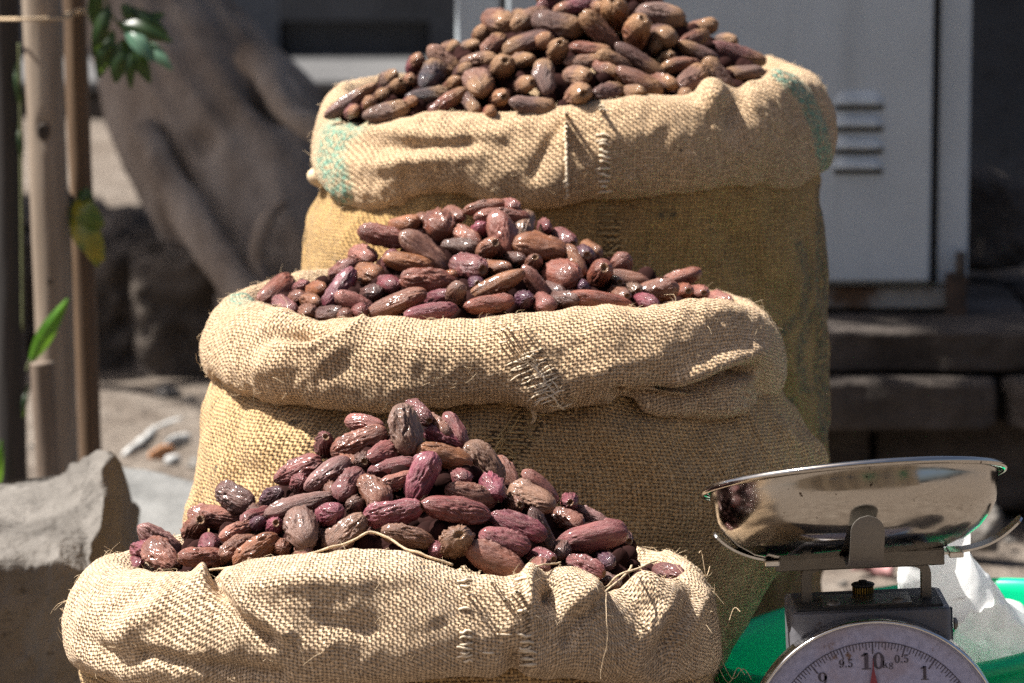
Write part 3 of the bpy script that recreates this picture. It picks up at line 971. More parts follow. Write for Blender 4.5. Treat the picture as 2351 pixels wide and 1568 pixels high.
CUFF_PROF = [(-1.2, .75), (-.95, .45), (-.55, .16), (-.15, .015), (.15, .0), (.55, .09), (.85, .28), (1.0, .50), (1.02, .70), (.90, .88), (.64, .985), (.38, 1.0), (.2, .94), (.1, .80)]
SACKS = {}
def make_sack(key, label, cy, lipL, lipR, b, front, back, bottom, wl, wr, wf, body, mats, dents=(), trenches=(), dye=(), ladder=(), bdye=(), bladder=(), nfib=900, seed=0, lip_tilt=0.0):
    yl = interp(front, lipL); yr = interp(front, lipR)
    xl, xr = W(lipL, yl, cy).x, W(lipR, yr, cy).x
    cx, a = (xl + xr) / 2, (xr - xl) / 2
    N, Mr = 720, 96
    th = math.pi / 2 + 2 * math.pi * np.arange(N) / N
    e = 2 / 2.35
    c, s = np.cos(th), np.sin(th)
    LX, LY = cx + a * spow(c, e), cy + b * spow(s, e)
    nx, ny = spow((LX - cx) / a, 1.35) / a, spow((LY - cy) / b, 1.35) / b
    nl = np.hypot(nx, ny); nx, ny = nx / nl, ny / nl
    wf_ = sstep(-.15, .25, -s)
    fw = wf_ * (1 - np.abs(c)) 
    w = wf + (np.where(c < 0, wl, wr) - wf) * np.abs(c) ** 1.5
    def px_of(X, Y): return FW / 2 + KF * X * CP / Y * 1.0
    pxs = px_of(LX, LY)
    zf = np.array([zfrom(y, p) for y, p in zip(LY, interp(front, pxs))])
    zb = np.array([zfrom(y, p) for y, p in zip(LY, interp(back, pxs))])
    zL = zf * wf_ + zb * (1 - wf_)
    OX, OY = LX + nx * w * .6, LY + ny * w * .6
    zB0 = np.array([zfrom(y, p) for y, p in zip(OY, interp(bottom, px_of(OX, OY)))])
    zB = zB0 * wf_ + (zL - .10) * (1 - wf_)
    k = 5
    sm = lambda q, k: sum(np.roll(q, i, 0) for i in range(-k, k + 1)) / (2 * k + 1)
    zL, zB = sm(zL, 3), sm(zB, 4)
    H = zL - zB
    prof = spline([(o, z, 0) for o, z in CUFF_PROF], Mr)
    V = np.zeros((Mr, N, 3))
    for r in range(Mr):
        o, zz = prof[r, 0], prof[r, 1]
        V[r, :, 0] = LX + nx * w * o
        V[r, :, 1] = LY + ny * w * o
        V[r, :, 2] = zL - H * zz
    nr = grid_normals(V)
    if (nr[Mr // 2, :, 0] * nx + nr[Mr // 2, :, 1] * ny).mean() < 0: nr = -nr
    uu = np.arange(N) / N * 2 * math.pi * a
    U, Vv = np.meshgrid(uu, np.linspace(0, .25, Mr))
    P = V.copy()
    wave = np.stack([np.cos(th) * a * 9, np.sin(th) * a * 9], -1)
    Q = np.stack([np.broadcast_to(wave[:, 0], (Mr, N)), np.broadcast_to(wave[:, 1], (Mr, N)), Vv * 11], -1)
    D = .0040 * fbm(Q, seed + 1, 3) + .0020 * fbm(Q * np.array((3.2, 3.2, 1.4)), seed + 5, 3) + 0.0014 * fbm(P * 60, seed + 9, 2)
    env = sstep(0, .12, np.linspace(0, 1, Mr))[:, None]
    D = D * env
    px, py = proj(V)
    front_m = (V[..., 1] < cy + .02)
    for (dx, dy, sx, sy, ang, dep) in dents:
        ca, sa = math.cos(R(ang)), math.sin(R(ang))
        p, q = (px - dx) * ca - (py - dy) * sa, (px - dx) * sa + (py - dy) * ca
        D = D + front_m * dep * np.exp(-((p / sx) ** 2 + (q / sy) ** 2))
    for pts, sg, dep in trenches:
        d = poly_dist(px, py, pts)
        D = D + front_m * dep * np.exp(-(d / sg) ** 2)
    V = V + nr * D[..., None]
    root = empty('burlap_sack', (cx, cy, 0))
    tag(root, label, 'sack', 'burlap sacks of dates')
    cuff = cloth_object('cuff', V, mats[0], root, {'dye': marks(V, dye, cy + .03), 'ladder': marks(V, ladder, cy)})
    # body
    rows = sorted([(zfrom(cy, p), W(x0, p, cy).x, W(x1, p, cy).x) for p, x0, x1 in body])
    ztop = zB.max() + .035
    zs = np.linspace(0.0, ztop, 110)
    bz = np.array([r[0] for r in rows])
    x0s, x1s = np.interp(zs, bz, [r[1] for r in rows]), np.interp(zs, bz, [r[2] for r in rows])
    for _ in range(4):
        x0s[1:-1] = (x0s[:-2] + 2 * x0s[1:-1] + x0s[2:]) / 4
        x1s[1:-1] = (x1s[:-2] + 2 * x1s[1:-1] + x1s[2:]) / 4
    topf = sstep(zB.min() + .01, ztop, zs)
    bx0 = x0s * (1 - topf) + np.maximum(x0s, cx - a - .1 * wl) * topf
    bx1 = x1s * (1 - topf) + np.minimum(x1s, cx + a + .1 * wr) * topf
    foot = .86 + .14 * np.sqrt(np.clip(zs / .09, 0, 1))
    B = np.zeros((len(zs), N, 3))
    for r, z in enumerate(zs):
        ca_, cc_ = (bx1[r] - bx0[r]) / 2 * foot[r], (bx1[r] + bx0[r]) / 2
        bb = min(b * ca_ / a, b + .03) * (1 - topf[r]) + (b + .1 * wf) * topf[r]
        B[r, :, 0] = cc_ + ca_ * spow(c, e)
        B[r, :, 1] = cy + bb * spow(s, e)
        B[r, :, 2] = z
    nb = grid_normals(B)
    if (nb[40, :, 0] * nx + nb[40, :, 1] * ny).mean() < 0: nb = -nb
    Qb = np.stack([B[..., 0] * 7, B[..., 1] * 7, B[..., 2] * 5], -1)
    Db = .011 * fbm(Qb, seed + 11, 3) + .0045 * fbm(Qb * 3.1, seed + 15, 3) + .0020 * fbm(B * 34, seed + 18, 2)
    B = B + nb * (Db * sstep(0, .08, zs)[:, None])[..., None]
    cloth_object('body', B, mats[1], root, {'dye': marks(B, bdye, cy), 'ladder': marks(B, bladder, cy)})
    # loose jute fibres standing off the cloth
    rr = np.random.RandomState(seed + 3)
    mb = MB()
    cnt = 0
    nr2 = grid_normals(V)
    if (nr2[Mr // 2, :, 0] * nx + nr2[Mr // 2, :, 1] * ny).mean() < 0: nr2 = -nr2
    while cnt < nfib:
        r, k = rr.randint(22, Mr - 14), rr.randint(0, N)
        p, n_ = V[r, k], nr2[r, k]
        if n_[1] > .55: continue
        L = rr.uniform(.003, .008) if rr.rand() < .88 else rr.uniform(.008, .017)
        t = rr.normal(size=3); t -= n_ * t.dot(n_); t /= np.linalg.norm(t)
        q = rr.normal(size=3) * .35
        lift = rr.uniform(.15, .8)
        pts = [p - n_ * .0005, p + (t * .45 + n_ * lift * .55) * L, p + (t + n_ * lift * .8 + q * .5) * L * .8, p + (t * 1.2 + n_ * lift * .6 + q) * L]
        mb.tube(spline(pts, 6), np.linspace(.00024, .00010, 6), 3, False)
        cnt += 1
    tag(mb.build('loose_fibres', M['fibre'], root), kind='stuff')
    SACKS[key] = dict(root=root, B=B, nb=nb, cx=cx, cy=cy, a=a, b=b, zL=zL, LX=LX, LY=LY, V=V, n=nr2)
    return root

F_FRONT = [(100, 1330), (180, 1300), (240, 1290), (298, 1314), (321, 1308), (396, 1312), (434, 1317), (457, 1306), (502, 1312), (566, 1297), (679, 1279), (752, 1269), (805, 1260), (856, 1255), (915, 1260), (975, 1275),
           (1018, 1289), (1076, 1315), (1148, 1326), (1203, 1318), (1222, 1303), (1260, 1300), (1292, 1297), (1335, 1312), (1364, 1336), (1390, 1358), (1437, 1350), (1468, 1312), (1494, 1309), (1552, 1330), (1600, 1345), (1700, 1365)]
F_BACK = [(100, 1290), (230, 1285), (300, 1266), (400, 1240), (700, 1225), (1100, 1225), (1350, 1240), (1422, 1262), (1466, 1254), (1537, 1270), (1581, 1296), (1636, 1345), (1700, 1365)]
F_BOT = [(60, 1520), (140, 1515), (210, 1545), (300, 1575), (450, 1595), (700, 1590), (900, 1570), (1018, 1556), (1180, 1560), (1226, 1555), (1290, 1556), (1400, 1570), (1500, 1585), (1600, 1560), (1700, 1560)]
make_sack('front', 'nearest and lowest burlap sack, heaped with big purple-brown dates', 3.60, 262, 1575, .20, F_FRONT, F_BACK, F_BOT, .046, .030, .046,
          [(1530, 215, 1632), (1560, 245, 1628), (1620, 255, 1630), (1750, 215, 1660), (1950, 205, 1670), (2150, 230, 1650), (2400, 300, 1600)],
          (M['cuff_front'], M['body_mid']),
          dents=[(492, 1330, 16, 40, 10, -.016), (470, 1318, 14, 30, 0, .008), (1264, 1352, 26, 46, 12, -.024), (1222, 1340, 16, 50, 0, .012), (1340, 1372, 44, 30, 20, .012), (1180, 1530, 26, 40, 0, -.014),
                 (330, 1420, 90, 30, 35, .010), (250, 1500, 60, 24, -30, -.010), (700, 1340, 160, 30, 5, .009), (820, 1440, 120, 28, -10, -.006), (1500, 1440, 26, 70, -35, .010), (1590, 1420, 22, 60, -30, .010), (1545, 1450, 18, 70, -32, -.010)],
          trenches=[([(500, 1350), (540, 1410), (620, 1470)], 14, -.010), ([(520, 1340), (575, 1400), (660, 1455)], 16, .008), ([(330, 1500), (480, 1530), (640, 1545)], 16, -.008), ([(1390, 1365), (1330, 1420), (1300, 1470)], 14, -.006)],
          ladder=[([(1068, 1330), (1066, 1420), (1070, 1520)], 13, 1), ([(1190, 1330), (1205, 1420), (1210, 1520)], 15, 1), ([(1130, 1330), (1135, 1500)], 50, .35)], nfib=1000, seed=100)

M_FRONT = [(380, 760), (480, 715), (560, 690), (621, 705), (677, 726), (741, 737), (780, 728), (829, 727), (916, 732), (1022, 734), (1103, 725), (1140, 716), (1201, 707), (1302, 710), (1424, 712), (1525, 704), (1586, 686), (1625, 682), (1688, 700), (1749, 730), (1850, 770)]
M_BACK = [(380, 720), (500, 690), (560, 674), (660, 645), (720, 625), (800, 612), (1100, 600), (1500, 640), (1600, 668), (1690, 690), (1850, 760)]
M_BOT = [(400, 850), (494, 858), (523, 876), (565, 906), (635, 920), (706, 932), (776, 947), (864, 955), (941, 943), (1103, 929), (1201, 932), (1270, 949), (1322, 940), (1383, 930), (1464, 934), (1550, 946), (1650, 955), (1728, 950), (1790, 915), (1850, 900)]
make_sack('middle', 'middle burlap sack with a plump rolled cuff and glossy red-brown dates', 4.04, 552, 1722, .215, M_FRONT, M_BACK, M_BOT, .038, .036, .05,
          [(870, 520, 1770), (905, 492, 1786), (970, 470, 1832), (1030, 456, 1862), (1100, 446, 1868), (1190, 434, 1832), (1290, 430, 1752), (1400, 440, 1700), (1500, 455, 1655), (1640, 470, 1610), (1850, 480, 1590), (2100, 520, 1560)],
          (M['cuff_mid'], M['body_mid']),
          dents=[(690, 768, 62, 20, 12, -.018), (780, 800, 70, 22, 35, .008), (650, 830, 90, 30, 20, .006), (1230, 905, 60, 40, -30, .010), (1400, 860, 140, 34, 14, .006), (1760, 900, 20, 40, 0, -.012), (950, 800, 160, 40, 0, .005)],
          trenches=[([(1420, 914), (1545, 912), (1606, 893), (1667, 866), (1725, 850)], 15, -.034), ([(1560, 880), (1650, 838), (1730, 812)], 26, .012), ([(1480, 938), (1600, 944), (1700, 935)], 18, .010), ([(640, 790), (720, 800), (800, 765), (830, 740)], 13, .008)],
          dye=[([(545, 682), (575, 672)], 22, 1)], ladder=[([(1150, 745), (1215, 830), (1265, 930)], 62, .95)],
          bladder=[([(1215, 950), (1170, 1010), (1130, 1090)], 55, 1)], nfib=1000, seed=200)

B_FRONT = [(600, 290), (720, 282), (790, 275), (836, 288), (906, 275), (971, 258), (1068, 257), (1133, 264), (1230, 257), (1273, 255), (1311, 248), (1376, 237), (1425, 227), (1506, 217), (1587, 221), (1626, 197), (1685, 200), (1733, 183), (1775, 160), (1830, 175), (1900, 240)]
B_BACK = [(600, 280), (727, 268), (756, 234), (809, 192), (861, 177), (1000, 165), (1400, 120), (1700, 130), (1763, 138), (1799, 152), (1826, 165), (1900, 240)]
B_BOT = [(650, 400), (744, 405), (760, 425), (786, 461), (825, 480), (864, 487), (922, 476), (961, 458), (1004, 446), (1068, 449), (1101, 464), (1165, 480), (1230, 480), (1279, 466), (1311, 461), (1360, 455), (1457, 457), (1539, 446), (1669, 432), (1750, 437), (1824, 437), (1880, 405), (1960, 400)]
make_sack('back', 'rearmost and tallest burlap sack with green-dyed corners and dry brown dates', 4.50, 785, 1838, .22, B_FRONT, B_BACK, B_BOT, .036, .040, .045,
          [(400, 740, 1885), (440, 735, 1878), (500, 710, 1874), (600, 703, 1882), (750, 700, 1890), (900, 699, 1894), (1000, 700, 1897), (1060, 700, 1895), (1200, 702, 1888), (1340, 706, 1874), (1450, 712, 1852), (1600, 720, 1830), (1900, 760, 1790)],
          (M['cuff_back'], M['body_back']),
          dents=[(1000, 330, 170, 22, 3, -.008), (930, 370, 120, 22, 8, .008), (1250, 430, 60, 40, 0, .007), (1640, 215, 30, 40, 30, .012), (1690, 240, 30, 50, -20, -.010), (1080, 320, 30, 18, 0, -.006)],
          trenches=[([(860, 300), (980, 315), (1150, 310)], 16, .006), ([(1225, 400), (1260, 330), (1290, 290)], 14, -.004)],
          dye=[([(815, 275), (765, 312), (757, 370), (778, 445)], 36, 1), ([(1790, 165), (1845, 215), (1880, 290), (1898, 380)], 20, 1)],
          ladder=[([(1385, 240), (1390, 450)], 15, 1), ([(1302, 262), (1300, 440)], 10, .55)],
          bdye=[([(1888, 430), (1886, 700), (1892, 1000)], 16, .75), ([(1835, 560), (1858, 640), (1838, 720), (1800, 760)], 12, .7), ([(1862, 720), (1836, 800), (1846, 900), (1875, 890), (1880, 800)], 11, .7), ([(1780, 925), (1815, 930)], 17, .8), ([(1520, 495), (1545, 493)], 9, .9), ([(1800, 800), (1790, 860)], 12, .5)],
          bladder=[([(1395, 470), (1400, 600)], 32, .8)], nfib=700, seed=300)

# the small knob of folded cloth at the left of the rear sack
c_ = W(728, 412, 4.47)
mb = MB()
mb.tube(spline([c_ + Vector((.05, .02, .0)), c_ + Vector((.02, -.005, .006)), c_ + Vector((0, -.01, .003)), c_ + Vector((-.008, -.012, -.002))], 14), [.012, .013, .013, .013, .0135, .014, .014, .0135, .013, .012, .011, .009, .006, .002], 18)
ck = mb.build('folded_corner', M['fibre'], SACKS['back']['root'])
# hem threads lying over the front sack and its dates
for pts, rad in [([(480, 1310, 3.44), (566, 1298, 3.425), (640, 1286, 3.415), (720, 1268, 3.41), (800, 1245, 3.42), (850, 1223, 3.43), (890, 1232, 3.425), (940, 1262, 3.41), (985, 1278, 3.405), (1040, 1300, 3.405)], .0012),
                 ([(1392, 1345, 3.43), (1420, 1322, 3.42), (1462, 1308, 3.425), (1510, 1284, 3.45)], .0010),
                 ([(1388, 1362, 3.41), (1412, 1340, 3.42), (1440, 1310, 3.44), (1450, 1300, 3.46)], .0010),
                 ([(1391, 1360, 3.40), (1392, 1420, 3.375), (1391, 1490, 3.372), (1376, 1560, 3.38)], .0004),
                 ([(1200, 1320, 3.42), (1230, 1302, 3.41), (1290, 1290, 3.43)], .0008)]:
    mb = MB(); mb.tube(spline([W(*p) for p in pts], 60), rad, 7)
    q = np.array(mb.v); q += .0012 * np.stack([fbm(q * 60, 7 + k, 2) for k in range(3)], -1); mb.v = [tuple(x) for x in q]
    mb.build('hem_thread', M['twine'], SACKS['front']['root'])
for (x0, y0, x1, y1, Y) in [(1640, 1410, 1700, 1405, 3.58), (1645, 1522, 1710, 1550, 3.56), (1650, 1500, 1725, 1560, 3.57), (1630, 1300, 1605, 1270, 3.6)]:
    mb = MB(); a_, b_ = W(x0, y0, Y), W(x1, y1, Y - .02)
    mb.tube(spline([a_, a_ * .6 + b_ * .4 + Vector((0, -.01, -.012)), a_ * .25 + b_ * .75 + Vector((0, 0, .004)), b_], 20), .0004, 5)
    mb.build('hem_thread', M['twine'], SACKS['front']['root'])
c_ = W(1225, 940, 3.80)
mb = MB(); mb.tube(spline([c_ + Vector((0, .01, .01)), c_, c_ + Vector((.001, 0, -.010)), c_ + Vector((-.003, .002, -.015))], 14), np.linspace(.004, .0008, 14), 8)
mb.build('hem_thread', M['twine'], SACKS['middle']['root'])

def on_cloth(key, px, py, which='V', lift=.001):
    """nearest point of that sack's cloth, seen from the front"""
    S = SACKS[key]
    V, nn = (S['V'], S['n']) if which == 'V' else (S['B'], S['nb'])
    if which + '_p' not in S:
        m = (nn.reshape(-1, 3)[:, 1] < .1)
        S[which + '_p'] = (V.reshape(-1, 3)[m], nn.reshape(-1, 3)[m], *proj(V.reshape(-1, 3)[m]))
    P, N_, x, y = S[which + '_p']
    i = int(np.argmin((x - px) ** 2 + (y - py) ** 2))
    return Vector(P[i] + N_[i] * lift)
def darn(key, col_pts, step, length, rad, jit, seed, which='V', ang=0.0, mat='fibre'):
    """slack weft yarns bridging a pulled-thread strip"""
    rr = random.Random(seed)
    mb = MB()
    L = [0]
    for a, b in zip(col_pts[:-1], col_pts[1:]): L.append(L[-1] + math.hypot(b[0] - a[0], b[1] - a[1]))
    t = 0
    while t < L[-1]:
        x = np.interp(t, L, [p[0] for p in col_pts]) + rr.uniform(-jit, jit); y = np.interp(t, L, [p[1] for p in col_pts])
        a = R(ang + rr.uniform(-9, 9))
        ln = length * rr.uniform(.7, 1.2)
        pts = [on_cloth(key, x + (s_ - .5) * ln * math.cos(a), y - (s_ - .5) * ln * math.sin(a) + rr.uniform(-1.5, 1.5), which, .0002 + .0009 * math.sin(math.pi * s_)) for s_ in (0, .33, .66, 1)]
        mb.tube(spline(pts, 9), [rad * rr.uniform(.75, 1.2) * (.55 + .45 * math.sin(math.pi * i / 8)) for i in range(9)], 6)
        t += step * rr.uniform(.7, 1.3)
    tag(mb.build('slack_yarns', M[mat], SACKS[key]['root']), kind='stuff')
darn('front', [(1068, 1335), (1066, 1420), (1070, 1520)], 13, 30, .0014, 3, 1, mat='yarn_pale')
darn('front', [(1192, 1330), (1205, 1420), (1210, 1525)], 13, 40, .0016, 4, 2, mat='yarn_pale')
darn('front', [(1135, 1340), (1140, 1520)], 34, 30, .0011, 22, 3, mat='yarn_pale')
darn('middle', [(1150, 745), (1215, 830), (1265, 935)], 5, 46, .0008, 30, 4, ang=20, mat='yarn_pale')
darn('middle', [(1215, 820), (1250, 870), (1285, 935)], 10, 34, .0009, 14, 5, ang=-55, mat='yarn_pale')
darn('middle', [(1225, 955), (1170, 1020), (1120, 1100)], 6, 50, .0009, 34, 6, 'B', -8, 'yarn_gold')
darn('middle', [(1180, 960), (1150, 1020), (1120, 1090)], 14, 50, .0010, 12, 7, 'B', 62, 'yarn_gold')
darn('back', [(1383, 245), (1388, 450)], 12, 26, .0014, 3, 8, mat='yarn_pale')
darn('back', [(1300, 262), (1300, 450)], 12, 14, .0018, 2, 9, ang=70, mat='yarn_pale')
darn('back', [(1398, 470), (1402, 600)], 13, 44, .0011, 8, 10, 'B', 0, 'yarn_gold')
# ------------------------------------------------------------------ dates
def date_mesh(name, seed, mat, aspect, wr_amp, scar, nu=56, nv=88, smooth_frac=.3):
    """unit-length date along x, fruit-end at +x (with the calyx scar when scar is set)"""
    rr = np.random.RandomState(seed)
    t = np.linspace(0, 1, nu)
    s = -np.cos(math.pi * t)                       # -1 .. 1
    p0, p1 = rr.uniform(.50, .66), rr.uniform(.44, .56)
    prof = np.where(s < 0, (1 - np.abs(s) ** 2.9) ** p0, (1 - np.abs(s) ** 3.2) ** p1)
    prof *= 1 + rr.uniform(-.17, .17) * s
    ph = np.linspace(0, 2 * math.pi, nv, endpoint=False)
    S, Ph = np.meshgrid(s, ph, indexing='ij')
    Rr = np.broadcast_to(prof[:, None], S.shape)
    q = np.stack([S * 1.1, np.cos(Ph), np.sin(Ph)], -1)
    wq = np.stack([S * .75, np.cos(Ph) * 3.3, np.sin(Ph) * 3.3], -1)
    wq = wq + .8 * np.stack([fbm(q * 1.6 + k * 9, seed + 60 + k, 2) for k in range(3)], -1)
    r1 = np.abs(vn(wq * 1.15, seed + 1)) * 2.6 - .7
    r2 = np.abs(vn(wq * np.array((2.2, 2.2, 2.2)), seed + 2)) * 2.6 - .7
    r3 = np.abs(vn(wq * np.array((5, 4, 4)), seed + 4)) * 2.6 - .7
    msk = np.clip(.75 + 1.3 * (fbm(q * 1.3, seed + 3, 2) - smooth_frac * .5), .12, 1.25)
    wr = (r1 * .36 + r2 * .42 + r3 * .30)
    big = fbm(q * .95 + 3, seed + 8, 2)
    rad = Rr * (1 + wr_amp * msk * wr + .09 * big)
    X = S * .5 + .01 * vn(q * 2, seed + 5)
    bend = rr.uniform(-.09, .09)
    Y = rad * np.cos(Ph) * .5 / aspect + bend * (1 - S ** 2)
    Z = rad * np.sin(Ph) * .5 / aspect * rr.uniform(.82, 1.0)
    sc = np.zeros_like(S)
    if scar:
        rho = np.hypot(rad * np.cos(Ph), rad * np.sin(Ph))
        end = (S > .6)
        pit = end * (1 - sstep(.10, .34, rho))
        ring = end * np.exp(-((rho - .40) / .10) ** 2)
        X = X - .055 * pit + .010 * ring
        sc = end * (1 - sstep(.28, .5, rho)) * .9
    v = np.stack([X, Y, Z], -1).reshape(-1, 3)
    me = mesh_data(name, v, grid_faces(nv, nu), mat)
    w01 = np.clip(.5 + wr * .9, 0, 1).ravel()
    for nm, val in (('wrinkle', w01), ('axis', S.ravel()), ('scar', sc.ravel())):
        at = me.attributes.new(nm, 'FLOAT', 'POINT')
        at.data.foreach_set('value', np.asarray(val, np.float32))
    return me
VAR = {'front': [date_mesh('date', 1000 + i, M['date_front'], 1.0, .175, i % 5 == 0, smooth_frac=.1) for i in range(20)],
       'middle': [date_mesh('date', 2000 + i, M['date_mid'], 1.0, .14, i % 4 == 0, smooth_frac=.4) for i in range(18)],
       'back': [date_mesh('date', 3000 + i, M['date_back'], 1.0, .13, i % 4 == 0, smooth_frac=.3) for i in range(18)]}
PAL = {'p': (.205, .056, .058), 'm': (.225, .044, .070), 'v': (.070, .020, .050), 'b': (.210, .080, .046), 'r': (.230, .066, .038), 'o': (.27, .098, .036), 't': (.245, .125, .075), 'd': (.090, .038, .030),
       'l': (.270, .130, .122), 'k': (.290, .105, .076), 'g': (.200, .115, .090), 'n': (.022, .022, .034)}
PNAME = {'p': 'purple-brown', 'm': 'magenta-purple', 'v': 'deep violet', 'b': 'brown', 'r': 'red-brown', 'o': 'orange-brown', 't': 'tan', 'd': 'dark brown', 'l': 'lilac-brown', 'k': 'pinkish brown', 'g': 'grey-brown', 'n': 'blue-black'}
CROPS = {'A': (500, 1050, 2.851), 'B': (1050, 1050, 2.851), 'C': (0, 1150, 2.246), 'D': (500, 500, 2.4125), 'E': (1200, 500, 2.091), 'F': (800, 0, 2.613), 'G': (1450, 0, 2.613)}
